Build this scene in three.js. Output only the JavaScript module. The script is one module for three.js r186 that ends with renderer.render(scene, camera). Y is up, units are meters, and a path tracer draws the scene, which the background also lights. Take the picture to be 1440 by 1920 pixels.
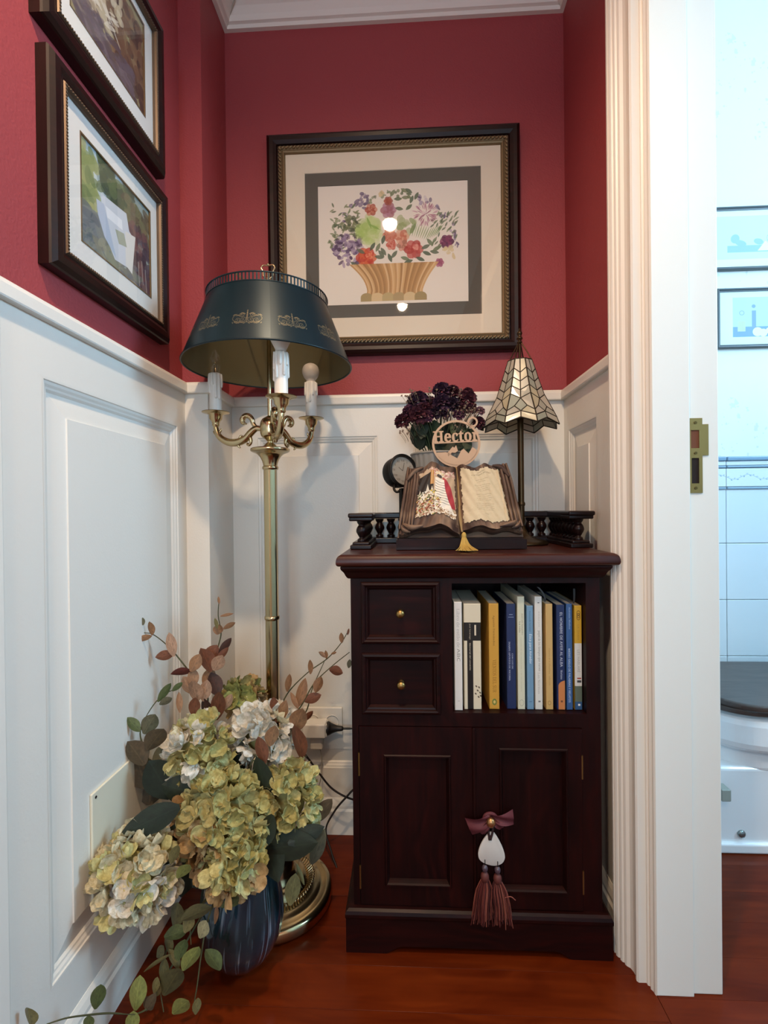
import * as THREE from 'three';
import { RoundedBoxGeometry } from 'three/addons/geometries/RoundedBoxGeometry.js';
import { TextGeometry } from 'three/addons/geometries/TextGeometry.js';
import { FontLoader } from 'three/addons/loaders/FontLoader.js';
import { mergeGeometries, toCreasedNormals } from 'three/addons/utils/BufferGeometryUtils.js';
import { RectAreaLightUniformsLib } from 'three/addons/lights/RectAreaLightUniformsLib.js';

// ---------------------------------------------------------------- camera, lights, exposure
const scene = new THREE.Scene();
scene.background = new THREE.Color(0x000000);
const F = 904.44, EYE = new THREE.Vector3(0, 0.95, 0);
const camera = new THREE.PerspectiveCamera(2 * Math.atan(960 / F) * 180 / Math.PI, 1440 / 1920, 0.05, 30);
// world axes: x right, y up, and depth Z = -z. Rows of the camera: right, up, forward
const CR = [0.99876521, -0.01109964, 0.04842368], CU = [0.01084918, 0.99992639, 0.00543204], CF = [-0.04848041, -0.00489998, 0.99881211];
{
  const m = new THREE.Matrix4().makeBasis(new THREE.Vector3(CR[0], CR[1], -CR[2]), new THREE.Vector3(CU[0], CU[1], -CU[2]), new THREE.Vector3(-CF[0], -CF[1], CF[2]));
  camera.quaternion.setFromRotationMatrix(m); camera.position.copy(EYE);
}
const renderer = new THREE.WebGLRenderer({ antialias: true });
renderer.toneMapping = THREE.LinearToneMapping;
renderer.toneMappingExposure = 0.735;
renderer.shadowMap.enabled = true;
RectAreaLightUniformsLib.init();
const WARM = [1.0, 0.72, 0.47], DAY = [0.42, 0.73, 1.0];
const CEIL = 2.47;
const DOWNLIGHTS = [[-0.077, 0.19, 10.5], [-0.023, -0.93, 7]];         // x, Z, candela
function downlightLamp(x, Z, cd) {
  const l = new THREE.SpotLight(new THREE.Color().setRGB(...WARM), cd, 0, 1.38, 0.5, 2);
  l.position.set(x, CEIL - 0.012, -Z); l.target.position.set(x, 0, -Z); l.castShadow = true; l.shadow.radius = 1.8;
  l.shadow.mapSize.set(1024, 1024); scene.add(l, l.target);
}
for (const d of DOWNLIGHTS) downlightLamp(...d);
// the frosted bathroom window: x of its pane, its centre and size
const WIN = { x: 2.2, y: 1.92, Z: 0.56, w: 0.6, h: 0.7 };
{
  const l = new THREE.RectAreaLight(new THREE.Color().setRGB(...DAY), 46, WIN.w, WIN.h);
  l.position.set(WIN.x - 0.012, WIN.y, -WIN.Z); l.lookAt(0, WIN.y, -WIN.Z); scene.add(l);
}
// daylight at the far end of the hall, behind the camera
const WIN2 = { Z: -2.4, x: -0.06, y: 1.45, w: 0.7, h: 1.1 };
{
  const l = new THREE.RectAreaLight(new THREE.Color().setRGB(0.56, 0.82, 1.0), 15, WIN2.w, WIN2.h);
  l.position.set(WIN2.x, WIN2.y, -WIN2.Z - 0.03); l.lookAt(WIN2.x, WIN2.y, -3); scene.add(l);
}

// ---------------------------------------------------------------- helpers
let seed = 7;
const rnd = () => { seed = (seed * 1664525 + 1013904223) >>> 0; return seed / 4294967296; };
const rr = (a, b) => a + (b - a) * rnd();
const V = (x, y, Z) => new THREE.Vector3(x, y, -Z);
function at(px, py, Z) {                                             // the point at depth Z on the line of sight through a pixel
  const c = [(px - 720) / F, (960 - py) / F, 1];
  const d = [0, 1, 2].map((i) => c[0] * CR[i] + c[1] * CU[i] + c[2] * CF[i]);
  return new THREE.Vector3(d[0] * Z / d[2], EYE.y + d[1] * Z / d[2], -Z);
}
const names = {};
function numbered(n) { const k = names[n] = (names[n] ?? -1) + 1; return k ? `${n}_${String(k).padStart(3, '0')}` : n; }
function tag(o, label, category, group) { o.userData.label = label; o.userData.category = category; if (group) o.userData.group = group; return o; }
function thing(name, label, category, pos = [0, 0, 0], turn = 0, group) {
  const o = new THREE.Group(); o.name = numbered(name); o.position.set(...(pos.isVector3 ? pos.toArray() : pos)); o.rotation.y = turn;
  scene.add(o); return tag(o, label, category, group);
}
function struct(name, parent = scene) { const o = new THREE.Group(); o.name = numbered(name); o.userData.kind = 'structure'; parent.add(o); return o; }
function clean(g) {
  g = g.index ? g.toNonIndexed() : g;
  for (const k of Object.keys(g.attributes)) if (!['position', 'normal', 'uv', 'color'].includes(k)) g.deleteAttribute(k);
  if (!g.attributes.normal) g.computeVertexNormals();
  if (!g.attributes.uv) g.setAttribute('uv', new THREE.BufferAttribute(new Float32Array(g.attributes.position.count * 2), 2));
  return g;
}
function merge(gs) {
  gs = gs.flat(9).map(clean);
  if (gs.some((g) => g.attributes.color) && !gs.every((g) => g.attributes.color)) gs.forEach((g) => g.attributes.color || paint(g, [1, 1, 1]));
  return gs.length === 1 ? gs[0] : mergeGeometries(gs);
}
function paint(g, c) { const n = g.attributes.position.count, a = new Float32Array(n * 3); for (let i = 0; i < n; i++) a.set(c, i * 3); g.setAttribute('color', new THREE.BufferAttribute(a, 3)); return g; }
function add(name, g, m, parent, label) {
  const o = new THREE.Mesh(Array.isArray(g) ? merge(g) : g, m); o.name = numbered(name); o.castShadow = o.receiveShadow = true;
  if (label) o.userData.label = label;
  (parent || scene).add(o); return o;
}
function structMesh(name, g, m, parent) { const o = add(name, g, m, parent); if (!parent) o.userData.kind = 'structure'; return o; }
function metres(g, grain = 'x') {                                    // uv in metres, u along the grain axis
  g = clean(g); const p = g.attributes.position, n = g.attributes.normal, uv = g.attributes.uv;
  const ax = { x: 0, y: 1, z: 2 }[grain];
  for (let i = 0; i < p.count; i++) {
    const P = [p.getX(i), p.getY(i), p.getZ(i)], N = [Math.abs(n.getX(i)), Math.abs(n.getY(i)), Math.abs(n.getZ(i))];
    const k = N.indexOf(Math.max(...N)); let r = [0, 1, 2].filter((q) => q !== k);
    if (r.includes(ax)) r = [ax, r.find((q) => q !== ax)];
    uv.setXY(i, P[r[0]], P[r[1]] + k * 0.37);
  }
  return g;
}
function box(x0, x1, y0, y1, Z0, Z1, r = 0.0015, grain = 'x') {      // world extents, depth as Z
  const w = x1 - x0, h = y1 - y0, d = Z1 - Z0, rad = Math.min(r, w / 2.01, h / 2.01, d / 2.01);
  const g = r > 0 ? new RoundedBoxGeometry(w, h, d, 2, rad) : new THREE.BoxGeometry(w, h, d);
  g.translate((x0 + x1) / 2, (y0 + y1) / 2, -(Z0 + Z1) / 2); return metres(g, grain);
}
function lathe(pts, seg = 40, c = [0, 0, 0]) { return new THREE.LatheGeometry(pts.map((p) => new THREE.Vector2(Math.max(p[0], 1e-5), p[1])), seg).translate(c[0], c[1], c[2]); }
function smooth(pts, n) { return new THREE.CatmullRomCurve3(pts.map((p) => new THREE.Vector3(p[0], p[1], 0)), false, 'centripetal').getPoints(n).map((p) => [p.x, p.y]); }
function sweep(points, radii, radial = 10, n = 0, closed = false) {  // a tube through points with varying radius
  points = points.map((p) => (p.isVector3 ? p : new THREE.Vector3(...p)));
  const curve = new THREE.CatmullRomCurve3(points, closed, 'centripetal'); n = n || points.length * 5;
  const P = curve.getPoints(n), fr = curve.computeFrenetFrames(n, closed), pos = [], uv = [], idx = [];
  let len = 0; const R = (t) => { if (typeof radii === 'number') return radii; const f = t * (radii.length - 1), i = Math.min(Math.floor(f), radii.length - 2); return radii[i] + (radii[i + 1] - radii[i]) * (f - i); };
  for (let i = 0; i <= n; i++) {
    if (i) len += P[i].distanceTo(P[i - 1]);
    for (let j = 0; j <= radial; j++) {
      const a = j / radial * Math.PI * 2, r = R(i / n), q = P[i].clone().addScaledVector(fr.normals[i], Math.cos(a) * r).addScaledVector(fr.binormals[i], Math.sin(a) * r);
      pos.push(q.x, q.y, q.z); uv.push(len, j / radial);
    }
  }
  for (let i = 0; i < n; i++) for (let j = 0; j < radial; j++) { const a = i * (radial + 1) + j, b = a + radial + 1; idx.push(a, a + 1, b, b, a + 1, b + 1); }
  if (!closed) for (const [i, f] of [[0, 1], [n, 0]]) {              // caps
    const c = pos.length / 3; pos.push(P[i].x, P[i].y, P[i].z); uv.push(0, 0);
    for (let j = 0; j < radial; j++) { const a = i * (radial + 1) + j; f ? idx.push(c, a + 1, a) : idx.push(c, a, a + 1); }
  }
  const g = new THREE.BufferGeometry(); g.setAttribute('position', new THREE.Float32BufferAttribute(pos, 3)); g.setAttribute('uv', new THREE.Float32BufferAttribute(uv, 2)); g.setIndex(idx); g.computeVertexNormals(); return g;
}
function grid(nu, nv, f) {                                           // a surface f(u, v) -> [x, y, z, (uv)]
  const pos = [], uv = [], idx = [];
  for (let j = 0; j <= nv; j++) for (let i = 0; i <= nu; i++) { const p = f(i / nu, j / nv); pos.push(p[0], p[1], p[2]); uv.push(i / nu, j / nv); }
  for (let j = 0; j < nv; j++) for (let i = 0; i < nu; i++) { const a = j * (nu + 1) + i, b = a + nu + 1; idx.push(a, a + 1, b, b, a + 1, b + 1); }
  const g = new THREE.BufferGeometry(); g.setAttribute('position', new THREE.Float32BufferAttribute(pos, 3)); g.setAttribute('uv', new THREE.Float32BufferAttribute(uv, 2)); g.setIndex(idx); g.computeVertexNormals(); return g;
}
function ring(W, H, prof) {                                          // a mitred frame in the xy plane; prof: [inset, height] from outside to inside
  const pos = [], uv = [];
  const corner = (i, k) => { const [d, h] = prof[i], x = W / 2 - d, y = H / 2 - d; return [[-x, -y, h], [x, -y, h], [x, y, h], [-x, y, h]][k]; };
  for (let s = 0; s < 4; s++) {
    let v = 0;
    for (let i = 0; i < prof.length - 1; i++) {
      const a = corner(i, s), b = corner(i, (s + 1) % 4), c = corner(i + 1, (s + 1) % 4), d = corner(i + 1, s);
      const w = Math.hypot(prof[i + 1][0] - prof[i][0], prof[i + 1][1] - prof[i][1]), L = s % 2 ? 1 : 0;
      pos.push(...a, ...b, ...c, ...a, ...c, ...d);
      const U = (p) => p[L] + s * 1.7; uv.push(U(a), v, U(b), v, U(c), v + w, U(a), v, U(c), v + w, U(d), v + w); v += w;
    }
  }
  const g = new THREE.BufferGeometry(); g.setAttribute('position', new THREE.Float32BufferAttribute(pos, 3)); g.setAttribute('uv', new THREE.Float32BufferAttribute(uv, 2)); g.computeVertexNormals(); return g;
}
function plate(w, h, d, x = 0, y = 0, z = 0) { return new THREE.BoxGeometry(w, h, d).translate(x, y, z); }
function extrude(shape, depth, opt = {}) { return new THREE.ExtrudeGeometry(shape, { depth, bevelEnabled: false, curveSegments: 16, ...opt }); }
function poly(pts) { const s = new THREE.Shape(); pts.forEach((p, i) => (i ? s.lineTo(p[0], p[1]) : s.moveTo(p[0], p[1]))); s.closePath(); return s; }
const rect = (x0, x1, y0, y1) => [[x0, y0], [x1, y0], [x1, y1], [x0, y1]];
function holed(outer, holes) { const s = poly(outer); for (const h of holes) { const p = new THREE.Path(); h.slice().reverse().forEach((q, i) => (i ? p.lineTo(q[0], q[1]) : p.moveTo(q[0], q[1]))); p.closePath(); s.holes.push(p); } return s; }
// a moulding along a plan path of [x, Z] points (room on the right-hand side of travel), profile [out, y]
function moulding(path, prof, i0 = 0, i1 = path.length - 1) {
  const dir = (a, b) => { const l = Math.hypot(b[0] - a[0], b[1] - a[1]); return [(b[0] - a[0]) / l, (b[1] - a[1]) / l]; };
  const off = path.map((p, i) => {
    const d1 = i ? dir(path[i - 1], p) : dir(p, path[i + 1]), d2 = i < path.length - 1 ? dir(p, path[i + 1]) : d1;
    const n1 = [d1[1], -d1[0]], n2 = [d2[1], -d2[0]], k = 1 + n1[0] * n2[0] + n1[1] * n2[1];
    return [(n1[0] + n2[0]) / k, (n1[1] + n2[1]) / k];
  });
  const P = (i, j) => { const [o, y] = prof[j]; return [path[i][0] + off[i][0] * o, y, -(path[i][1] + off[i][1] * o)]; };
  const pos = [];
  for (let i = i0; i < i1; i++) for (let j = 0; j < prof.length - 1; j++) { const a = P(i, j), b = P(i + 1, j), c = P(i + 1, j + 1), d = P(i, j + 1); pos.push(...a, ...b, ...c, ...a, ...c, ...d); }
  for (const [i, f] of [[i0, 0], [i1, 1]]) for (let j = 1; j < prof.length - 1; j++) { const t = [P(i, 0), P(i, j), P(i, j + 1)]; if (f) t.reverse(); pos.push(...t.flat()); }
  const g = new THREE.BufferGeometry(); g.setAttribute('position', new THREE.Float32BufferAttribute(pos, 3)); g.computeVertexNormals(); return metres(g, 'x');
}
const turned = (g, q, p) => g.applyQuaternion(q).translate(p.x, p.y, p.z);
const UP = new THREE.Vector3(0, 1, 0), OUT = new THREE.Vector3(0, 0, 1);

// ---------------------------------------------------------------- textures
function hash(x, y, s) { let h = (x * 374761393 + y * 668265263 + s * 1442695041) | 0; h = Math.imul(h ^ (h >>> 13), 1274126177); return ((h ^ (h >>> 16)) >>> 0) / 4294967296; }
function noise(x, y, px, py, s) {                                    // tileable value noise
  const xi = Math.floor(x), yi = Math.floor(y), fx = x - xi, fy = y - yi, u = fx * fx * (3 - 2 * fx), v = fy * fy * (3 - 2 * fy);
  const h = (a, b) => hash(((a % px) + px) % px, ((b % py) + py) % py, s);
  return (h(xi, yi) * (1 - u) + h(xi + 1, yi) * u) * (1 - v) + (h(xi, yi + 1) * (1 - u) + h(xi + 1, yi + 1) * u) * v;
}
function fbm(u, v, fx, fy, oct, s) { let a = 0, w = 0.5, t = 0; for (let o = 0; o < oct; o++) { a += w * noise(u * fx, v * fy, fx, fy, s + o); t += w; w *= 0.5; fx *= 2; fy *= 2; } return a / t; }
function dataTex(n, m, f, srgb = true, rep = [1, 1]) {
  const d = new Uint8Array(n * m * 4);
  for (let j = 0; j < m; j++) for (let i = 0; i < n; i++) { const c = f(i / n, j / m); d.set([c[0] * 255, c[1] * 255, c[2] * 255, 255].map((x) => Math.max(0, Math.min(255, x))), (j * n + i) * 4); }
  const t = new THREE.DataTexture(d, n, m, THREE.RGBAFormat); t.magFilter = THREE.LinearFilter; t.minFilter = THREE.LinearFilter; t.wrapS = t.wrapT = THREE.RepeatWrapping;
  t.repeat.set(...rep); if (srgb) t.colorSpace = THREE.SRGBColorSpace; t.needsUpdate = true; return t;
}
function canvasTex(w, h, draw) {
  const c = document.createElement('canvas'); c.width = w; c.height = h; const g = c.getContext('2d'); draw(g, w, h);
  const t = new THREE.CanvasTexture(c); t.colorSpace = THREE.SRGBColorSpace; t.magFilter = THREE.LinearFilter; return t;
}
const hex = (h) => [(h >> 16 & 255) / 255, (h >> 8 & 255) / 255, (h & 255) / 255];
const mixc = (a, b, t) => a.map((x, i) => x + (b[i] - x) * t);
function woodTex(dark, light, s, fine = 90, rep = [2, 2]) {
  dark = hex(dark); light = hex(light);
  return dataTex(512, 512, (u, v) => { const w = fbm(u, v, 2, 5, 3, s) * 0.35; const a = fbm(u, (v + w) % 1, 3, 22, 4, s + 9), b = fbm(u, v, 6, fine, 2, s + 20); return mixc(dark, light, Math.min(1, Math.max(0, a * 0.95 + (b - 0.5) * 0.5))); }, true, rep);
}
const greyTex = (n, f, rep) => dataTex(n, n, (u, v) => { const a = f(u, v); return [a, a, a]; }, false, rep);
const orangePeel = greyTex(256, (u, v) => fbm(u, v, 48, 48, 3, 5), [6, 6]);
const brushed = greyTex(256, (u, v) => 0.75 + 0.25 * fbm(u, v, 4, 60, 3, 15), [3, 3]);
const std = (o) => new THREE.MeshStandardMaterial({ side: THREE.DoubleSide, ...o }), phys = (o) => new THREE.MeshPhysicalMaterial({ side: THREE.DoubleSide, ...o });
const M = {
  red: std({ color: 0x9a3c40, roughness: 0.62, bumpMap: orangePeel, bumpScale: 0.0006 }),
  white: std({ color: 0xe5e2d9, roughness: 0.38, bumpMap: orangePeel, bumpScale: 0.00015 }),
  casing: std({ color: 0xe5e2d9, roughness: 0.4 }),
  ceiling: std({ color: 0xeae4da, roughness: 0.8 }),
  floor: phys({ color: 0xffffff, map: woodTex(0x4b1402, 0x712a09, 31, 70, [1.6, 1.6]), roughness: 0.38, specularIntensity: 0.2, clearcoat: 0.10, clearcoatRoughness: 0.16 }),
  mahogany: phys({ map: woodTex(0x110303, 0x2c0906, 3, 90, [2.4, 2.4]), roughness: 0.5, specularIntensity: 0.28, clearcoat: 0.08, clearcoatRoughness: 0.3 }),
  frameWood: phys({ map: woodTex(0x140605, 0x280e0b, 12, 90, [3, 3]), roughness: 0.38, specularIntensity: 0.5, clearcoat: 0.15, clearcoatRoughness: 0.25 }),
  gilt: std({ color: 0x7f6c4e, roughness: 0.45, metalness: 0.6 }),
  brass: std({ color: 0xc2ad84, roughness: 0.2, metalness: 1, roughnessMap: null }),
  oldBrass: std({ color: 0x9c7c4a, roughness: 0.38, metalness: 1 }),
  black: std({ color: 0x15110f, roughness: 0.5 }),
  plastic: std({ color: 0xe8e4da, roughness: 0.4 }),
  glass: phys({ color: 0xffffff, roughness: 0.02, transmission: 1, thickness: 0, ior: 1.5 }),
  ceramic: phys({ color: 0xf2f4f4, roughness: 0.12, clearcoat: 0.6, clearcoatRoughness: 0.05 }),
  tile: phys({ color: 0xe9eef0, roughness: 0.16, clearcoat: 0.3 }),
};

// ---------------------------------------------------------------- the room
const XL = -0.578, XP = -0.517, XR = 0.452, ZP = 1.237, ZB = 1.41, PL = 0.012;    // wainscot faces: left wall, pilaster return, right wall, pilaster front, back wall
const RAIL = 1.288, DOOR0 = 0.10, DOOR1 = 0.956, XJ = 0.602;
// the hall's plan along the plaster (and, moved out by PL, along the wainscot)
const HALL = [[XL - PL, -2.4], [XL - PL, ZP + PL], [XP - PL, ZP + PL], [XP - PL, ZB + PL], [XR + PL, ZB + PL], [XR + PL, 1.05]];
// floor: boards run across the hall and on through the door
{
  const f = struct('floor');
  add('subfloor', [box(-0.75, 2.4, -0.08, -0.012, -2.5, 2.0, 0)], M.black, f);
  const tones = [0, 1, 2, 3].map((k) => { const m = M.floor.clone(); m.map = M.floor.map.clone(); m.map.offset.set(k * 0.23, k * 0.31); m.map.needsUpdate = true; m.color.setScalar(1 - 0.05 * k); return m; });
  for (let i = -36; i < 6; i++) { const z0 = 0.908 + 0.09 * i; if (z0 > 1.42) break; add('board', box(XL - 0.012, 0.4735, -0.014, 0, z0 + 0.0002, Math.min(z0 + 0.0898, 1.425), 0.0004), tones[(i * 7 + 280) % 4], f); }
  for (let i = -12; i < 9; i++) { const z0 = 0.953 + 0.09 * i; if (z0 > 1.73) break; add('board', box(0.4745, 2.3, -0.014, 0, z0 + 0.0002, z0 + 0.0898, 0.0004), tones[(i * 5 + 61) % 4], f); }
}
structMesh('ceiling', box(-0.75, XJ - 0.006, CEIL, CEIL + 0.1, -2.6, 1.6, 0), M.ceiling);
const BC = 2.85;                                                     // the bathroom is higher
structMesh('ceiling', box(XJ - 0.012, 2.5, BC, BC + 0.1, -0.8, 2.0, 0), M.ceiling);
// a wainscoted wall in its own plane: local x along the wall, y up, z into the room; 0 is the face of the stiles
function wainscot(wall, x0, x1, openings, rot, pos) {
  const g = new THREE.Group(); g.name = numbered('wainscot'); g.rotation.y = rot; g.position.set(...pos); wall.add(g);
  add('stile_frame', metres(extrude(holed(rect(x0, x1, 0, RAIL), openings.map((o) => rect(...o))), PL).translate(0, 0, -PL), 'y'), M.white, g);
  for (const [a, b, c, d] of openings) {
    const w = b - a, h = d - c, cx = (a + b) / 2, cy = (c + d) / 2;
    add('panel_moulding', ring(w, h, [[-0.001, 0.0004], [0.003, 0.0001], [0.0045, -0.0022], [0.009, -0.0032], [0.013, -0.0060], [0.0165, -0.0068], [0.0205, -0.0105]]).translate(cx, cy, 0), M.white, g);
    const e = Math.min(0.038, w * 0.19);                             // the raised field
    add('raised_panel', [ring(w, h, [[0.012, -0.0112], [0.0195, -0.0108], [0.0195 + e, -0.0045], [0.0205 + e, -0.002]]).translate(cx, cy, 0), plate(w - 2 * (0.0205 + e) + 0.0002, h - 2 * (0.0205 + e) + 0.0002, 0.009, cx, cy, -0.0065)].map((q) => metres(q, 'y')), M.white, g);
  }
}
{
  const l = struct('wall_left');
  add('plaster', box(XL - 0.112, XL - PL, 0, CEIL, -2.5, ZB + PL, 0), M.red, l);
  wainscot(l, -2.4, ZP, [[-1.6, -1.0, 0.187, 1.169], [-0.9, -0.3, 0.187, 1.169], [0.741, 1.194, 0.187, 1.169]], Math.PI / 2, [XL, 0, 0]);
  const p = struct('wall_pilaster');                                 // the pier in the corner
  add('plaster', box(XL - PL, XP - PL - 0.0003, 0, CEIL, ZP + PL + 0.0003, ZB + PL, 0), M.red, p);
  add('wainscot_front', box(XL - 0.002, XP, 0, RAIL, ZP, ZP + PL, 0, 'y'), M.white, p);
  add('wainscot_return', box(XP - PL, XP, 0, RAIL, ZP + PL, ZB - 0.0005, 0, 'y'), M.white, p);
  const b = struct('wall_back');
  add('plaster', box(XL - 0.112, 0.60, 0, CEIL, ZB + PL, ZB + 0.12, 0), M.red, b);
  wainscot(b, XP - 0.002, XR + 0.002, [[-0.444, -0.083, 0.187, 1.169], [0.022, 0.3815, 0.187, 1.169]], 0, [0, 0, -ZB]);
  const r = struct('wall_right');
  add('plaster', [box(XR + PL, XJ - 0.012, 0, CEIL, 1.0, ZB + PL, 0), box(XR + PL, XJ - 0.012, 2.08, CEIL, DOOR0, 1.0, 0), box(XR + PL, XJ - 0.012, 0, CEIL, -2.5, DOOR0 - 0.04, 0)], M.red, r);
  wainscot(r, -ZB, -1.045, [[-1.372, -1.172, 0.187, 1.169]], -Math.PI / 2, [XR, 0, 0]);
  const r2 = struct('wall_right');                                   // the hall wall behind the camera's right shoulder
  wainscot(r2, 0.05, 2.4, [[0.2, 0.8, 0.187, 1.169], [0.95, 1.55, 0.187, 1.169]], -Math.PI / 2, [XR, 0, 0]);
  structMesh('wall_rear', box(-0.69, 0.60, 0, CEIL, -2.5, -2.4, 0), M.red);
}
const WAIN = [[XL, -2.4], [XL, ZP], [XP, ZP], [XP, ZB], [XR, ZB], [XR, 1.052]];
{
  const rail = [[-0.013, 1.2575], [0.0085, 1.2575], [0.011, 1.2585], [0.012, 1.261], [0.012, 1.278], [0.0105, 1.2835], [0.0065, 1.287], [0.002, 1.288], [-0.013, 1.288]];
  WAIN.slice(0, 5).forEach((_, i) => structMesh('trim_1', moulding(WAIN, rail, i, i + 1), M.white).name = `trim_${i + 1}`);
  const skirt = [[-0.005, 0], [0.012, 0], [0.012, 0.068], [0.0085, 0.074], [0.0085, 0.082], [0.005, 0.094], [0.001, 0.102], [-0.005, 0.102]];
  ['left', 'pilaster', 'return', 'back', 'right'].forEach((n, i) => { structMesh(`baseboard_${n}`, moulding(WAIN, skirt, i, i + 1), M.white); });
  const cor = [[0, 2.376], [0.012, 2.376], [0.014, 2.386], [0.022, 2.388], [0.026, 2.402], [0.036, 2.418], [0.052, 2.43], [0.058, 2.432], [0.058, 2.442], [0.078, 2.446], [0.082, 2.456], [0.082, CEIL], [0, CEIL]];
  HALL.slice(0, 5).forEach((_, i) => { structMesh('c', moulding(HALL, cor, i, i + 1), M.ceiling).name = `trim_${i + 6}`; });
  // door casing: ribs that step back toward the opening, seen in plan as [x, Z]
  const cas = [[XR + 0.001, 1.056], [0.4325, 1.056], [0.431, 1.052], [0.431, 1.047], [0.4335, 1.0445], [0.432, 1.040], [0.4345, 1.0355], [0.438, 1.034], [0.4365, 1.030], [0.4385, 1.0255], [0.4425, 1.0235], [0.4415, 1.020], [0.4435, 1.016], [0.449, 1.012], [0.4515, 1.004], [0.452, 0.996], [0.449, 0.990], [0.4485, 0.985], [0.4515, 0.9815], [0.4665, 0.9815], [0.4665, 0.9765], [0.4705, 0.9745], [0.4685, 0.969], [0.4715, 0.964], [0.4715, 0.9585], [0.4735, 0.9555], [0.4735, 1.056]];
  const g = extrude(poly(cas.map(([x, z]) => [x, -z])), 2.06).rotateX(-Math.PI / 2);     // shape y = world z
  g.scale(1, 1, -1); { const p = g.attributes.position; for (let i = 0; i < p.count; i += 3) { const a = [0, 1, 2].map((k) => p.getX(i + k)), b = [0, 1, 2].map((k) => p.getY(i + k)), c = [0, 1, 2].map((k) => p.getZ(i + k)); p.setXYZ(i + 1, a[2], b[2], c[2]); p.setXYZ(i + 2, a[1], b[1], c[1]); } g.computeVertexNormals(); }
  structMesh('c', metres(g, 'y'), M.casing).name = 'trim_11';
  // the casing on the near side of the door and the head casing
  structMesh('c', [box(0.43, 0.4745, 0, 2.06, DOOR0 - 0.09, DOOR0, 0.004, 'y'), box(0.43, 0.4745, 2.06, 2.15, DOOR0 - 0.09, 1.056, 0.004, 'z')], M.casing).name = 'trim_12';
  // another door's casing at the near end of the left wall
  structMesh('c', [box(XL - 0.01, XL + 0.012, 0, 2.06, 0.56, 0.652, 0.004, 'y')], M.casing).name = 'trim_13';
}
// door frame with its strike plate
{
  const d = struct('door_1');
  const jambPaint = std({ color: 0xe5e2d9, roughness: 0.42 });
  add('jamb', [box(0.474, 0.5445, 0, 2.08, DOOR1, 1.0, 0.0015, 'y'), box(0.5445, XJ, 0, 2.08, DOOR1 + 0.006, 1.0, 0.0025, 'y')], jambPaint, d);
  add('jamb', box(0.474, XJ, 0, 2.08, DOOR0 - 0.04, DOOR0, 0.002, 'y'), jambPaint, d);
  add('head', box(0.474, XJ, 2.06, 2.10, DOOR0, DOOR1 + 0.002, 0.002, 'z'), jambPaint, d);
  const z = DOOR1 + 0.006, outline = [[0.5455, 0.9755], [0.5700, 0.9755], [0.5700, 1.0480], [0.5815, 1.0480], [0.5815, 1.1080], [0.5700, 1.1080], [0.5700, 1.1200], [0.5455, 1.1200]];
  const sp = add('strike_plate', extrude(holed(outline, [rect(0.5495, 0.5635, 0.994, 1.043), rect(0.5485, 0.5640, 1.062, 1.097)]), 0.002).translate(0, 0, -z), M.oldBrass, d, 'brass strike plate');
  add('bolt_hole', [box(0.5495, 0.5635, 0.994, 1.043, z - 0.0004, z + 0.0002, 0)], std({ color: 0x1c0f0a, roughness: 0.9 }), sp);
  add('latch_hole', [box(0.5485, 0.5640, 1.062, 1.097, z - 0.0004, z + 0.0002, 0)], std({ color: 0x6b3f28, roughness: 0.9 }), sp);
  for (const y of [1.111, 1.0525, 0.985]) add('screw', new THREE.CylinderGeometry(0.0028, 0.0028, 0.0012, 12).rotateX(Math.PI / 2).translate(0.557, y, -z + 0.0025), std({ color: 0x6b5430, metalness: 1, roughness: 0.4 }), sp);
}
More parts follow.
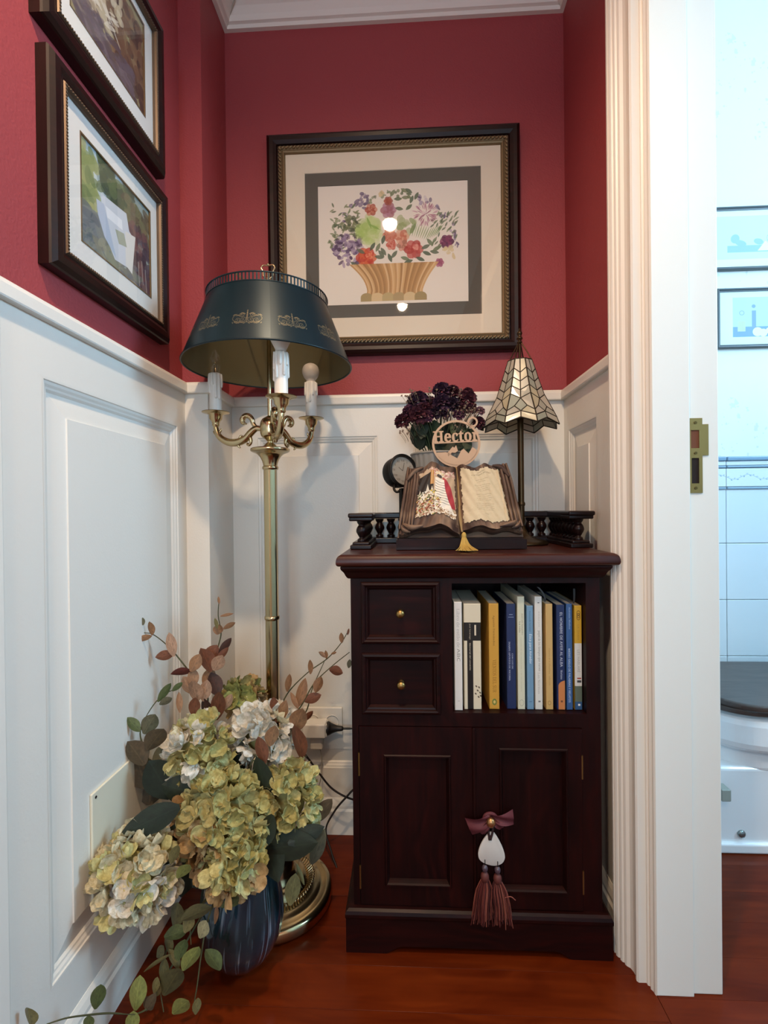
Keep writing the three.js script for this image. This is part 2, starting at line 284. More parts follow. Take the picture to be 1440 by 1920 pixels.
// ---------------------------------------------------------------- the bathroom through the door
{
  const ZT = 1.72;
  const speck = dataTex(512, 512, (u, v) => { const a = fbm(u, v, 40, 40, 3, 77), b = fbm(u, v, 5, 5, 2, 80); const k = a > 0.70 && b > 0.5 ? 0.88 : 0.95; return [k, k * 0.99, k * 0.95]; }, true, [1.6, 1.6]);
  const wallM = std({ map: speck, roughness: 0.5 }), grout = std({ color: 0xb9bfc0, roughness: 0.8 });
  const w = struct('wall_bathroom');
  add('plaster', box(XJ, 2.3, 1.119, BC, ZT, ZT + 0.1, 0), wallM, w);
  add('grout_bed', box(XJ, 2.3, 0, 1.12, ZT + 0.003, ZT + 0.1, 0), grout, w);
  const pt = 0.1944, X0 = 1.0965 - 2 * pt, Y0 = 0.432 - 2 * pt;
  for (let i = 0; i < 6; i++) for (let j = 0; j < 5; j++) add('tile', box(X0 + i * pt + 0.001, X0 + (i + 1) * pt - 0.001, Math.max(0.004, Y0 + j * pt) + 0.001, Y0 + (j + 1) * pt - 0.001, ZT - 0.004, ZT + 0.004, 0.0015), M.tile, w);
  const band = canvasTex(512, 256, (g, W, H) => {
    g.fillStyle = '#eef2f2'; g.fillRect(0, 0, W, H); g.strokeStyle = '#aebfc9'; g.lineWidth = 5;
    for (let k = 0; k < 2; k++) { g.beginPath(); for (let x = 0; x <= 256; x += 8) g.lineTo(k * 256 + x, 120 + 34 * Math.sin(x / 256 * Math.PI * 2)); g.stroke(); for (let q = 0; q < 9; q++) { g.beginPath(); g.fillStyle = q % 2 ? '#9fb2c0' : '#c3cfd6'; g.ellipse(k * 256 + 14 + q * 28, 120 + 34 * Math.sin((14 + q * 28) / 256 * Math.PI * 2) + (q % 2 ? 14 : -14), 11, 6, q, 0, 7); g.fill(); } }
  });
  for (let i = 0; i < 6; i++) {                                      // listello, with a blue-grey bead above
    const t = add('border_tile', new RoundedBoxGeometry(pt - 0.002, 0.062, 0.01, 2, 0.0015).translate(X0 + (i + 0.5) * pt, 1.047, -ZT + 0.001), phys({ map: band, roughness: 0.2, clearcoat: 0.3 }), w);
    add('border_bead', [box(X0 + i * pt + 0.001, X0 + (i + 1) * pt - 0.001, 1.080, 1.088, ZT - 0.009, ZT + 0.003, 0.003), box(X0 + i * pt + 0.001, X0 + (i + 1) * pt - 0.001, 1.006, 1.0145, ZT - 0.009, ZT + 0.003, 0.003)], std({ color: 0x8fa6b8, roughness: 0.25 }), t);
    add('border_bead', box(X0 + i * pt + 0.001, X0 + (i + 1) * pt - 0.001, 1.104, 1.119, ZT - 0.012, ZT + 0.003, 0.004), std({ color: 0x86a2ba, roughness: 0.25 }), t);
    add('border_bead', box(X0 + i * pt + 0.001, X0 + (i + 1) * pt - 0.001, 1.089, 1.1035, ZT - 0.006, ZT + 0.003, 0.002), M.tile, t);
  }
  const plain = std({ color: 0xe9edee, roughness: 0.5 });
  structMesh('wall_bathroom_near', box(XJ, 2.3, 0, BC, -0.7, -0.6, 0), plain);
  structMesh('wall_bathroom_hall', [box(XJ - 0.012, XJ, 0, BC, 1.0, ZT, 0), box(XJ - 0.012, XJ, 2.08, BC, DOOR0, 1.0, 0), box(XJ - 0.012, XJ, 0, BC, -0.6, DOOR0 - 0.04, 0)], plain);
  const { x, y, Z, w: ww, h } = WIN, z0 = Z - ww / 2, z1 = Z + ww / 2, y0 = y - h / 2, y1 = y + h / 2;
  structMesh('wall_bathroom_right', [box(x, x + 0.12, 0, y0, -0.7, ZT + 0.1, 0), box(x, x + 0.12, y1, BC, -0.7, ZT + 0.1, 0), box(x, x + 0.12, y0, y1, -0.7, z0, 0), box(x, x + 0.12, y0, y1, z1, ZT + 0.1, 0)], plain);
  const wi = struct('window_1');
  add('frame', ring(ww, h, [[0, 0], [0, 0.02], [0.03, 0.02], [0.034, 0.008], [0.034, 0]]).rotateY(-Math.PI / 2).translate(x + 0.014, y, -Z), M.white, wi);
  add('pane', new THREE.BoxGeometry(0.006, h, ww).translate(x + 0.012, y, -Z), std({ color: 0xdfe8ee, roughness: 0.6, emissive: new THREE.Color().setRGB(...DAY), emissiveIntensity: 6 }), wi);
}
// the window at the far end of the hall
{
  const wi = struct('window_2'), { x, y, Z, w, h } = WIN2;
  add('frame', ring(w + 0.1, h + 0.1, [[0, 0], [0, 0.03], [0.04, 0.03], [0.048, 0.015], [0.05, 0]]).translate(x, y, -Z), M.white, wi);
  add('pane', plate(w, h, 0.006, x, y, -Z + 0.008), std({ color: 0xdfe8ee, roughness: 0.6, emissive: new THREE.Color().setRGB(0.62, 0.84, 1.0), emissiveIntensity: 2 }), wi);
}
// downlights, cut into the hall ceiling outside the frame: the two bright spots mirrored in the picture glass
DOWNLIGHTS.forEach(([x, Z], k) => {
  const t = thing('ceiling_downlight', k ? 'round ceiling downlight farther back, mirrored low in the picture glass' : 'round ceiling downlight nearest the alcove, mirrored mid-picture in the glass', 'downlight', [x, CEIL, -Z]);
  add('trim_ring', lathe([[0.036, -0.001], [0.037, -0.006], [0.045, -0.008], [0.052, -0.005], [0.053, 0]], 40), M.casing, t);
  add('lamp', lathe([[0, -0.004], [0.035, -0.004], [0.036, -0.001], [0, -0.001]], 32), std({ color: 0xfff0d8, emissive: new THREE.Color().setRGB(1, 0.84, 0.62), emissiveIntensity: 60 }), t);
});
// framed prints on the bathroom wall
function bathPrint(name, label, x0, x1, y0, y1, draw) {
  const W = x1 - x0, H = y1 - y0, t = thing(name, label, 'picture', V((x0 + x1) / 2, (y0 + y1) / 2, 1.72));
  add('frame', ring(W, H, [[0, 0], [0, 0.016], [0.0015, 0.018], [0.0045, 0.018], [0.006, 0.012], [0.011, 0.0105]]), std({ color: 0x55585a, roughness: 0.4 }), t);
  add('print', plate(W - 0.02, H - 0.02, 0.008, 0, 0, 0.005), [M.plastic, M.plastic, M.plastic, M.plastic, std({ map: canvasTex(768, Math.round(768 * H / W), draw), roughness: 0.6 }), M.plastic], t);
}
bathPrint('bathroom_print', 'framed toiletry print with oval mirror hanging lower on the bathroom wall', 1.066, 1.40, 1.490, 1.692, (g, W, H) => {
  g.fillStyle = '#e9f0ee'; g.fillRect(0, 0, W, H); g.fillStyle = '#c4dbe6'; g.fillRect(W * 0.14, H * 0.11, W * 0.72, H * 0.74);
  g.fillStyle = '#86a4bf'; g.fillRect(W * 0.14, H * 0.66, W * 0.72, H * 0.19);
  g.lineWidth = 7; g.strokeStyle = '#8a9cab'; g.fillStyle = '#eaf3f5'; g.beginPath(); g.ellipse(W * 0.58, H * 0.34, 42, 64, -0.25, 0, 7); g.fill(); g.stroke(); g.fillStyle = '#8a9cab'; g.fillRect(W * 0.60, H * 0.48, 8, 60);
  g.fillStyle = '#8ba3b5'; g.fillRect(W * 0.34, H * 0.36, 34, 150); g.beginPath(); g.arc(W * 0.36, H * 0.28, 16, 0, 7); g.fill();
  g.fillStyle = '#c9cfae'; g.fillRect(W * 0.19, H * 0.55, 64, 92); g.strokeStyle = '#9fb0ba'; g.beginPath(); g.arc(W * 0.235, H * 0.4, 18, 0, 7); g.stroke();
  g.fillStyle = '#f2efe6'; for (const [x, y, r] of [[0.4, 0.76, 40], [0.46, 0.78, 34], [0.52, 0.74, 26], [0.7, 0.7, 40]]) { g.beginPath(); g.arc(W * x, H * y, r, 0, 7); g.fill(); }
  g.fillStyle = '#5f7888'; for (let k = 0; k < 12; k++) { g.beginPath(); g.arc(W * (0.52 + 0.02 * (k % 6)), H * (0.78 + 0.03 * (k > 5)), 6, 0, 7); g.fill(); }
});
bathPrint('bathroom_print', 'framed washbasin print hanging higher on the bathroom wall, above the other', 0.99, 1.38, 1.756, 1.969, (g, W, H) => {
  g.fillStyle = '#eef4f4'; g.fillRect(0, 0, W, H); g.fillStyle = '#d5e8ee'; g.fillRect(W * 0.1, H * 0.1, W * 0.8, H * 0.76);
  g.fillStyle = '#a3bfd2'; g.fillRect(W * 0.28, H * 0.62, W * 0.6, H * 0.12); for (const [x, y, a, b] of [[0.35, 0.5, 30, 34], [0.4, 0.58, 40, 22], [0.56, 0.56, 34, 22]]) { g.beginPath(); g.ellipse(W * x, H * y, a, b, 0.3, 0, 7); g.fill(); }
  g.fillStyle = '#f4f2ec'; g.strokeStyle = '#9fb3c2'; g.lineWidth = 4; g.beginPath(); g.ellipse(W * 0.74, H * 0.5, 80, 56, 0, 0, 7); g.fill(); g.stroke(); g.beginPath(); g.moveTo(W * 0.55, H * 0.72); g.lineTo(W * 0.62, H * 0.55); g.lineTo(W * 0.72, H * 0.72); g.closePath(); g.fill();
});
// toilet, side on, in the bathroom
{
  const t = thing('toilet', 'white ceramic toilet with dark wooden seat and lid beyond the doorway', 'toilet', V(1.09, 0, 1.51));
  const plan = (hw, hd, r) => { const s = new THREE.Shape(), c = 0.62 * hd; s.moveTo(hw, -hd); s.lineTo(hw, hd); s.lineTo(-hw + r, hd); s.bezierCurveTo(-hw + r * 0.3, hd, -hw, c, -hw, 0); s.bezierCurveTo(-hw, -c, -hw + r * 0.3, -hd, -hw + r, -hd); s.closePath(); return s; };
  const slab = (hw, hd, r, y, th, b) => extrude(plan(hw - b, hd - b, r), th - 2 * b, { bevelEnabled: true, bevelSize: b, bevelThickness: b, bevelSegments: 3, curveSegments: 20 }).rotateX(-Math.PI / 2).translate(0, y + b, 0);
  add('bowl', [slab(0.265, 0.178, 0.15, 0.275, 0.105, 0.028), slab(0.24, 0.15, 0.14, 0.22, 0.07, 0.012)], M.ceramic, t);
  add('pedestal', [slab(0.27, 0.145, 0.06, 0.012, 0.22, 0.01).translate(-0.04, 0, 0), slab(0.285, 0.156, 0.05, 0, 0.028, 0.006).translate(-0.04, 0, 0)], M.ceramic, t);
  const wood = std({ map: woodTex(0x3a2f2a, 0x5b4d45, 44, 60, [3, 3]), roughness: 0.3 });
  add('seat', metres(slab(0.268, 0.182, 0.15, 0.383, 0.018, 0.006)), wood, t);
  add('lid', metres(slab(0.262, 0.180, 0.15, 0.404, 0.018, 0.006).rotateX(0.03)), wood, t);
  add('bolt_cap', new THREE.SphereGeometry(0.011, 16, 10).scale(1, 1, 0.6).translate(-0.185, 0.05, 0.147), std({ color: 0x8d9492, roughness: 0.25, metalness: 0.8 }), t);
  add('side_bracket', box(-0.26, -0.235, 0.160, 0.192, -0.185, -0.150, 0.003), std({ color: 0x9a9e94, roughness: 0.5 }), t);
}

// ---------------------------------------------------------------- the cabinet in the alcove
const CT = 0.855, CX0 = -0.125, CX1 = 0.404, CF_ = 1.04, CBK = 1.392;
{
  const c = thing('book_cabinet', 'dark mahogany cabinet with two drawers, open book niche and gallery top', 'cabinet');
  const W = M.mahogany;
  const N0 = 0.0933, N1 = 0.375, NY0 = 0.5117, NY1 = 0.79, DX0 = -0.0985, DX1 = 0.0635, OX0 = -0.111, OX1 = 0.364, OY0 = 0.094, OY1 = 0.4825;
  const drawers = [[0.6650, 0.7907], [0.5135, 0.6370]];
  add('face_frame', metres(toCreasedNormals(extrude(holed(rect(CX0, CX1, 0.08, 0.806), [rect(N0, N1, NY0, NY1), ...drawers.map(([a, b]) => rect(DX0, DX1, a, b)), rect(OX0, OX1, OY0, OY1)]), 0.018).translate(0, 0, -CF_ - 0.018), 0.4), 'y'), W, c);
  add('side_panel', box(CX0, CX0 + 0.016, 0.02, 0.806, CF_ + 0.018, CBK, 0.001, 'y'), W, c);
  add('side_panel', box(CX1 - 0.016, CX1, 0.02, 0.806, CF_ + 0.018, CBK, 0.001, 'y'), W, c);
  add('back_panel', box(CX0 + 0.016, CX1 - 0.016, 0.02, 0.806, CBK - 0.008, CBK, 0, 'y'), W, c);
  add('niche_floor', box(N0 - 0.012, CX1 - 0.016, NY0 - 0.014, NY0, CF_ + 0.018, CBK - 0.008, 0), W, c);
  add('niche_ceiling', box(N0 - 0.012, CX1 - 0.016, NY1, NY1 + 0.012, CF_ + 0.018, CBK - 0.008, 0), W, c);
  add('niche_side', box(N0 - 0.012, N0, NY0, NY1, CF_ + 0.018, CBK - 0.008, 0, 'y'), W, c);
  add('niche_side', box(N1, N1 + 0.012, NY0, NY1, CF_ + 0.018, CBK - 0.008, 0, 'y'), W, c);
  for (const [a, b] of drawers) {
    const cx = (DX0 + DX1) / 2, cy = (a + b) / 2, w = DX1 - DX0, h = b - a;
    const d = add('drawer', [box(DX0 + 0.001, DX1 - 0.001, a + 0.001, b - 0.001, CF_ + 0.004, CF_ + 0.018, 0.001), box(DX0 + 0.008, DX1 - 0.008, a + 0.006, b - 0.01, CF_ + 0.018, CF_ + 0.28, 0)], W, c);
    add('drawer_moulding', metres(ring(w + 0.008, h + 0.008, [[0, -0.001], [0, 0.006], [0.002, 0.009], [0.006, 0.0105], [0.009, 0.009], [0.011, 0.005], [0.014, 0.004], [0.016, 0.0005], [0.018, -0.003]]).translate(cx, cy, -CF_)), W, d);
    add('knob', lathe([[0, 0.022], [0.004, 0.0218], [0.0075, 0.0195], [0.0092, 0.016], [0.0085, 0.0125], [0.0052, 0.009], [0.004, 0.006], [0.0045, 0.002], [0.0065, 0], [0.0065, -0.003]], 28).rotateX(Math.PI / 2).translate(cx, cy, -CF_), M.oldBrass, d);
  }
  const doors = [[OX0 + 0.0015, 0.1355, -0.0529, 0.0832, 0.1406, 0.4174, 0], [0.1375, OX1 - 0.0015, 0.1929, 0.3293, 0.1347, 0.4356, 1]];
  doors.forEach(([x0, x1, p0, p1, q0, q1, k]) => {
    const y0 = OY0 + 0.0015, y1 = OY1 - 0.0015, d = add('door', metres(toCreasedNormals(extrude(holed(rect(x0, x1, y0, y1), [rect(p0, p1, q0, q1)]), 0.018).translate(0, 0, -CF_ - 0.018 + (k ? 0.004 : 0.002)), 0.4), 'y'), W, c);
    add('door_panel', box(p0 - 0.01, p1 + 0.01, q0 - 0.01, q1 + 0.01, CF_ + 0.008, CF_ + 0.016, 0, 'y'), W, d);
    add('panel_moulding', metres(ring(p1 - p0, q1 - q0, [[-0.004, 0.002], [-0.002, 0.0045], [0.0005, 0.0045], [0.0025, 0.001], [0.0045, -0.004], [0.0060, -0.0085], [0.0075, -0.0085]]).translate((p0 + p1) / 2, (q0 + q1) / 2, -CF_ + (k ? 0.003 : 0.001)), 'y'), W, d);
    if (k) add('closing_strip', metres(sweep([[x0 - 0.001, y0, -CF_ + 0.004], [x0 - 0.001, (y0 + y1) / 2, -CF_ + 0.004], [x0 - 0.001, y1, -CF_ + 0.004]], 0.004, 8, 4), 'y'), W, d);
    const hx = k ? x1 + 0.001 : x0 - 0.001;
    for (const hy of [0.40, 0.155]) add('hinge', new THREE.CylinderGeometry(0.0022, 0.0022, 0.05, 10).translate(hx, hy, -CF_ + 0.0025), M.oldBrass, d);
    if (k) add('knob', lathe([[0, 0.024], [0.004, 0.0238], [0.0078, 0.021], [0.0095, 0.017], [0.0088, 0.0135], [0.0052, 0.009], [0.004, 0.006], [0.0045, 0.002], [0.0065, 0], [0.0065, -0.003]], 28).rotateX(Math.PI / 2).scale(1, 1.12, 1).translate(0.1683, 0.2898, -CF_ + 0.004), std({ color: 0xb9885a, roughness: 0.3, metalness: 0.9 }), d);
  });
  add('plinth', [metres(toCreasedNormals(extrude((() => { const s = new THREE.Shape(); s.moveTo(-0.1415, 0); s.lineTo(-0.06, 0); s.bezierCurveTo(-0.045, 0, -0.04, 0.014, -0.02, 0.016); s.lineTo(0.30, 0.016); s.bezierCurveTo(0.32, 0.014, 0.325, 0, 0.34, 0); s.lineTo(0.42, 0); s.lineTo(0.42, 0.08); s.lineTo(-0.1415, 0.08); s.closePath(); return s; })(), 0.016).translate(0, 0, -1.042), 0.4)), box(-0.1415, -0.126, 0, 0.08, 1.042, CBK, 0.001), box(0.404, 0.42, 0, 0.08, 1.042, CBK, 0.001), box(CX0, CX1, 0.06, 0.078, 1.03, CBK, 0)], W, c);
  const outp = [[-0.1415, CBK], [-0.1415, 1.026], [0.42, 1.026], [0.42, CBK]];          // travelled so that the room is on the right
  add('plinth_moulding', moulding(outp, [[-0.001, 0.07], [0.0015, 0.076], [0.0015, 0.082], [-0.001, 0.088], [-0.006, 0.0915], [-0.012, 0.092], [-0.02, 0.092]]), W, c);
  // bullnosed top over a cove moulding
  const tp = [[-0.1525, 1.392], [-0.1525, 1.014], [0.437, 1.014], [0.437, 1.392]];
  add('top', [moulding(tp, smooth([[-0.03, 0.830], [-0.004, 0.830], [0, 0.834], [0, 0.843], [-0.003, 0.8505], [-0.010, 0.8545], [-0.02, CT], [-0.03, CT]], 22)), box(-0.1525 + 0.029, 0.437 - 0.029, 0.8305, CT - 0.0001, 1.014 + 0.029, 1.392, 0)], phys({ map: woodTex(0x2a100a, 0x55241a, 8, 90, [2.2, 2.2]), roughness: 0.36, specularIntensity: 0.5, clearcoat: 0.2, clearcoatRoughness: 0.22 }), c);
  add('cornice_moulding', moulding([[CX0, 1.392], [CX0, CF_], [CX1, CF_], [CX1, 1.392]], smooth([[0, 0.802], [0.004, 0.802], [0.008, 0.806], [0.013, 0.816], [0.018, 0.822], [0.019, 0.829], [0.0, 0.8305]], 16)), W, c);
  // gallery: rail on turned balusters along the back and both sides
  const dk = phys({ map: woodTex(0x0e0605, 0x251010, 5, 90, [3, 3]), roughness: 0.34, specularIntensity: 0.4, clearcoat: 0.22, clearcoatRoughness: 0.15 });
  const GY = 0.942, g0 = 1.145, g1 = 1.378, gxl = -0.112, gxr = 0.407;
  const fin = (x, s) => { // the flared front end of a side rail, seen in plan
    const hw = 0.0285; return [box(x - hw, x + hw, GY - 0.019, GY - 0.009, g0 + 0.006, g0 + 0.07, 0.003), box(x - hw - 0.002, x + hw + 0.002, GY - 0.011, GY, g0, g0 + 0.07, 0.004), box(x - 0.022, x + 0.022, GY - 0.018, GY, g0 + 0.05, g1 + 0.012, 0.004, 'z')];
  };
  add('gallery_rail', [...fin(gxl, 1)], dk, c); add('gallery_rail', [...fin(gxr, -1)], dk, c);
  add('gallery_rail', box(gxl, gxr, GY - 0.017, GY - 0.0005, g1 - 0.025, g1 + 0.012, 0.004), dk, c);
  for (const x of [gxl, gxr]) add('gallery_base', [box(x - 0.026, x + 0.026, CT, CT + 0.011, g0 + 0.002, g1 + 0.012, 0.003, 'z'), box(x - 0.021, x + 0.021, CT + 0.009, CT + 0.018, g0 + 0.008, g1 + 0.01, 0.004, 'z')], dk, c);
  add('gallery_base', box(gxl + 0.02, gxr - 0.02, CT, CT + 0.016, g1 - 0.026, g1 + 0.012, 0.003), dk, c);
  const bh = GY - 0.018 - CT - 0.017, bp = smooth([[0.0105, 0], [0.0105, 0.006], [0.006, 0.010], [0.0085, 0.015], [0.0135, 0.026], [0.011, 0.036], [0.0075, 0.041], [0.0105, 0.046], [0.0125, bh]], 26);
  const bal = lathe(bp, 18);
  const putBal = (x, Z) => { const o = add('baluster', bal, dk, c); o.position.set(x, CT + 0.017, -Z); };
  for (let k = 0; k < 8; k++) { putBal(gxl, g0 + 0.028 + k * 0.0285); putBal(gxr, g0 + 0.028 + k * 0.0285); }
  for (let k = 1; k < 16; k++) putBal(gxl + (gxr - gxl) * k / 16, g1 - 0.008);
}
// ---------------------------------------------------------------- books in the niche
{
  const X = (u) => u, base = 0.5119;
  // [x0, x1, height, depth of spine Z, cover colour, pages colour, label, draw]
  const txt = (g, s, cx, y0, y1, size, color, font = 'serif', up = false) => {   // text running down the spine, its block between y0 and y1
    g.save(); g.translate(cx, up ? y1 : y0); g.rotate(up ? -Math.PI / 2 : Math.PI / 2); g.fillStyle = color; g.font = `${size}px ${font}`; g.textBaseline = 'middle';
    const w = g.measureText(s).width; g.scale((y1 - y0) / w, 1); g.fillText(s, 0, 0); g.restore();
  };
  const B = [
    [0.0985, 0.1155, 0.236, 1.052, '#dcd8d0', 'thin white paperback at the far left of the niche', (g, W, H) => { txt(g, 'Libro de estilo de', W * 0.5, H * 0.06, H * 0.42, W * 0.5, '#a3a19d'); txt(g, 'ABC', W * 0.52, H * 0.43, H * 0.55, W * 0.52, '#77756f', 'bold 10px serif'); g.fillStyle = '#999'; g.fillRect(W * 0.38, H * 0.91, W * 0.25, 4); }],
    [0.1200, 0.1570, 0.231, 1.058, '#d8cdb2', 'thick cream paperback with black band across and black stripe down its spine', (g, W, H) => {
      g.fillStyle = '#1b1611'; g.fillRect(0, H * 0.177, W, H * 0.172); g.fillRect(W * 0.19, H * 0.34, W * 0.34, H * 0.66); g.fillStyle = '#d8ccb4';
      txt(g, 'Memorial del convento', W * 0.36, H * 0.37, H * 0.63, W * 0.12, '#d9cfb8', 'sans-serif'); txt(g, 'José Saramago', W * 0.36, H * 0.19, H * 0.34, W * 0.10, '#cfc4ac', 'sans-serif'); g.fillRect(W * 0.62, H * 0.2, W * 0.1, H * 0.1);
      g.fillStyle = '#5a4c3c'; for (const [x, y] of [[0.7, 0.78], [0.86, 0.79], [0.78, 0.82], [0.66, 0.85], [0.92, 0.84], [0.83, 0.88], [0.95, 0.87]]) { g.beginPath(); g.ellipse(W * x, H * y, W * 0.06, H * 0.008, 0.5, 0, 7); g.fill(); }
    }],
    [0.1745, 0.1960, 0.231, 1.060, '#c8963a', 'amber yellow paperback third from the left, with dark lettering', (g, W, H) => { txt(g, 'Agustín Fernández', W * 0.5, H * 0.11, H * 0.40, W * 0.24, '#6d4a17'); txt(g, 'VIENTOS DEL SUR', W * 0.52, H * 0.53, H * 0.84, W * 0.5, '#8a6020', 'serif'); g.fillStyle = '#6f7d3a'; g.beginPath(); g.arc(W * 0.5, H * 0.93, W * 0.24, 0, 7); g.fill(); g.fillStyle = '#d7b868'; g.beginPath(); g.arc(W * 0.5, H * 0.93, W * 0.12, 0, 7); g.fill(); }],
    [0.2130, 0.2325, 0.230, 1.062, '#1f2d56', 'navy blue paperback with small pale title, fourth from the left', (g, W, H) => { txt(g, 'DIARIO APUNTES DE NICOSIA', W * 0.3, H * 0.36, H * 0.73, W * 0.22, '#c7cede'); txt(g, 'CON LUZ DE', W * 0.62, H * 0.47, H * 0.62, W * 0.2, '#c7cede'); g.fillStyle = '#9fabc6'; g.fillRect(W * 0.3, H * 0.1, W * 0.4, 5); g.fillRect(W * 0.2, H * 0.125, W * 0.6, 4); }],
    [0.2360, 0.2515, 0.246, 1.060, '#cfd0b8', 'tall pale cream paperback between the navy and light blue ones', (g, W, H) => { txt(g, 'José Luis Sampedro', W * 0.68, H * 0.15, H * 0.34, W * 0.22, '#6d6c58'); txt(g, 'La vida', W * 0.32, H * 0.22, H * 0.32, W * 0.24, '#6d6c58'); txt(g, 'cuentos de las estaciones y de los caminos', W * 0.5, H * 0.36, H * 0.84, W * 0.2, '#b3b39a'); g.strokeStyle = '#8b8b78'; g.lineWidth = 3; g.beginPath(); g.arc(W * 0.5, H * 0.94, W * 0.28, 0, 7); g.stroke(); }],
    [0.2560, 0.2700, 0.226, 1.060, '#6f96b4', 'light blue paperback with white title between two tall pale ones', (g, W, H) => { txt(g, 'Fernando Savater', W * 0.5, H * 0.05, H * 0.25, W * 0.3, '#33536d'); txt(g, 'Ética para Amador', W * 0.55, H * 0.27, H * 0.56, W * 0.5, '#e4eef4', 'bold 10px serif'); g.fillStyle = '#43688a'; g.fillRect(W * 0.3, H * 0.92, W * 0.4, 6); }],
    [0.2733, 0.2890, 0.246, 1.060, '#d9d9d2', 'tall white paperback with grey title, right of the light blue one', (g, W, H) => { txt(g, 'papel de los tiempos que corren', W * 0.6, H * 0.30, H * 0.66, W * 0.4, '#77776f', 'serif'); txt(g, 'Las Normas', W * 0.5, H * 0.67, H * 0.86, W * 0.4, '#aaa79d'); txt(g, 'ensayo', W * 0.6, H * 0.13, H * 0.27, W * 0.3, '#b6b4ab'); g.fillStyle = '#777'; g.fillRect(W * 0.4, H * 0.05, W * 0.25, 10); g.fillRect(W * 0.4, H * 0.92, W * 0.3, 14); }],
    [0.2966, 0.3116, 0.230, 1.060, '#c5a367', 'tan paperback with a dark ribbon bookmark standing above it', (g, W, H) => { txt(g, 'Cuentos de la Alhambra', W * 0.5, H * 0.42, H * 0.66, W * 0.3, '#a07c42'); txt(g, 'edición', W * 0.5, H * 0.68, H * 0.77, W * 0.3, '#a5834b'); g.strokeStyle = '#80632f'; g.lineWidth = 4; g.beginPath(); g.arc(W * 0.45, H * 0.935, W * 0.2, 0, 7); g.stroke(); }],
    [0.3195, 0.3372, 0.228, 1.060, '#1d2b55', 'dark navy paperback with an orange patch at the foot of its spine', (g, W, H) => { txt(g, 'EL HOMBRE DE AYER AL ALBA', W * 0.56, H * 0.07, H * 0.59, W * 0.42, '#d4d8e2', 'bold 10px serif'); txt(g, 'Mariana', W * 0.56, H * 0.62, H * 0.71, W * 0.3, '#d4d8e2'); g.fillStyle = '#c37c48'; g.beginPath(); g.moveTo(W * 0.18, H); g.lineTo(W * 0.18, H * 0.77); g.quadraticCurveTo(W * 0.25, H * 0.73, W, H * 0.72); g.lineTo(W, H); g.fill(); g.fillStyle = '#6d4326'; g.fillRect(W * 0.45, H * 0.91, W * 0.25, 18); }],
    [0.3405, 0.3533, 0.230, 1.060, '#35588b', 'slim medium blue paperback with white title, second from the right', (g, W, H) => { txt(g, 'Antonio Muñoz', W * 0.55, H * 0.03, H * 0.24, W * 0.34, '#a9bcd6'); txt(g, 'MEDIO SIGLO DE PALABRAS Y RELATOS', W * 0.45, H * 0.42, H * 0.93, W * 0.44, '#c9d6e8', 'bold 10px sans-serif'); }],
    [0.3580, 0.3735, 0.226, 1.060, '#c39a2b', 'paperback with yellow top and white lower spine, rightmost in the niche', (g, W, H) => { g.fillStyle = '#d2d2cc'; g.fillRect(0, H * 0.36, W, H * 0.41); g.fillStyle = '#5d6a5c'; g.fillRect(0, H * 0.77, W, H * 0.15); g.fillStyle = '#31557f'; g.fillRect(0, H * 0.92, W, H * 0.08); g.strokeStyle = '#5d430c'; g.lineWidth = 6; for (const y of [0.07, 0.095, 0.115]) { g.beginPath(); g.arc(W * 0.55, H * y, W * 0.22, 0, 7); g.stroke(); } txt(g, 'LES HABLARÉ', W * 0.5, H * 0.42, H * 0.64, W * 0.46, '#9c9c96', 'sans-serif'); txt(g, 'LA DAMA', W * 0.5, H * 0.18, H * 0.33, W * 0.4, '#a27f22', 'sans-serif'); g.fillStyle = '#97332b'; g.fillRect(W * 0.3, H * 0.69, W * 0.55, 12); g.fillStyle = '#3c3c3c'; g.fillRect(W * 0.3, H * 0.715, W * 0.55, 22); g.fillStyle = '#e8e8e8'; g.fillRect(W * 0.4, H * 0.94, W * 0.3, 20); }],
  ];
  const pageM = std({ color: 0xd8cfb8, roughness: 0.9 });
  B.forEach(([x0, x1, h, Z, col, label, draw], i) => {
    const w = x1 - x0, dep = 0.16 + 0.012 * ((i * 5) % 3), t = thing('book', label, 'book', V((x0 + x1) / 2, base, Z), 0, 'paperbacks in the cabinet niche');
    const c = 0.0011, cm = std({ color: col, roughness: 0.42 });
    const map = canvasTex(Math.max(48, Math.round(w * 6200)), 1024, (g, W, H) => { g.fillStyle = col; g.fillRect(0, 0, W, H); draw(g, W, H); });
    const spine = new RoundedBoxGeometry(w, h, 0.004, 3, 0.0018).translate(0, h / 2, -0.002);
    { const p = spine.attributes.position, uv = spine.attributes.uv; for (let k = 0; k < p.count; k++) uv.setXY(k, p.getX(k) / w + 0.5, p.getY(k) / h); }
    add('spine', spine, std({ map, roughness: 0.4 }), t);
    add('cover', plate(c, h, dep, -w / 2 + c / 2, h / 2, -dep / 2 - 0.002), cm, t);
    add('cover', plate(c, h, dep, w / 2 - c / 2, h / 2, -dep / 2 - 0.002), cm, t);
    add('page_block', plate(w - 2 * c - 0.0004, h - 0.001, dep - 0.006, 0, h / 2, -dep / 2 - 0.0015), pageM, t);
    if (i === 7 || i === 10) { const s = i === 7 ? 1 : 0.4; add('ribbon_bookmark', grid(2, 10, (u, v) => [(u - 0.5) * 0.0035 * (1 + 0.3 * v) + (i === 7 ? -0.016 * v * v * v : 0.002 * v), h - 0.01 + 0.042 * v, -0.03 + 0.004 * Math.sin(v * 3)]), std({ color: 0x3b3a3c, roughness: 0.5 }), t); }
  });
}
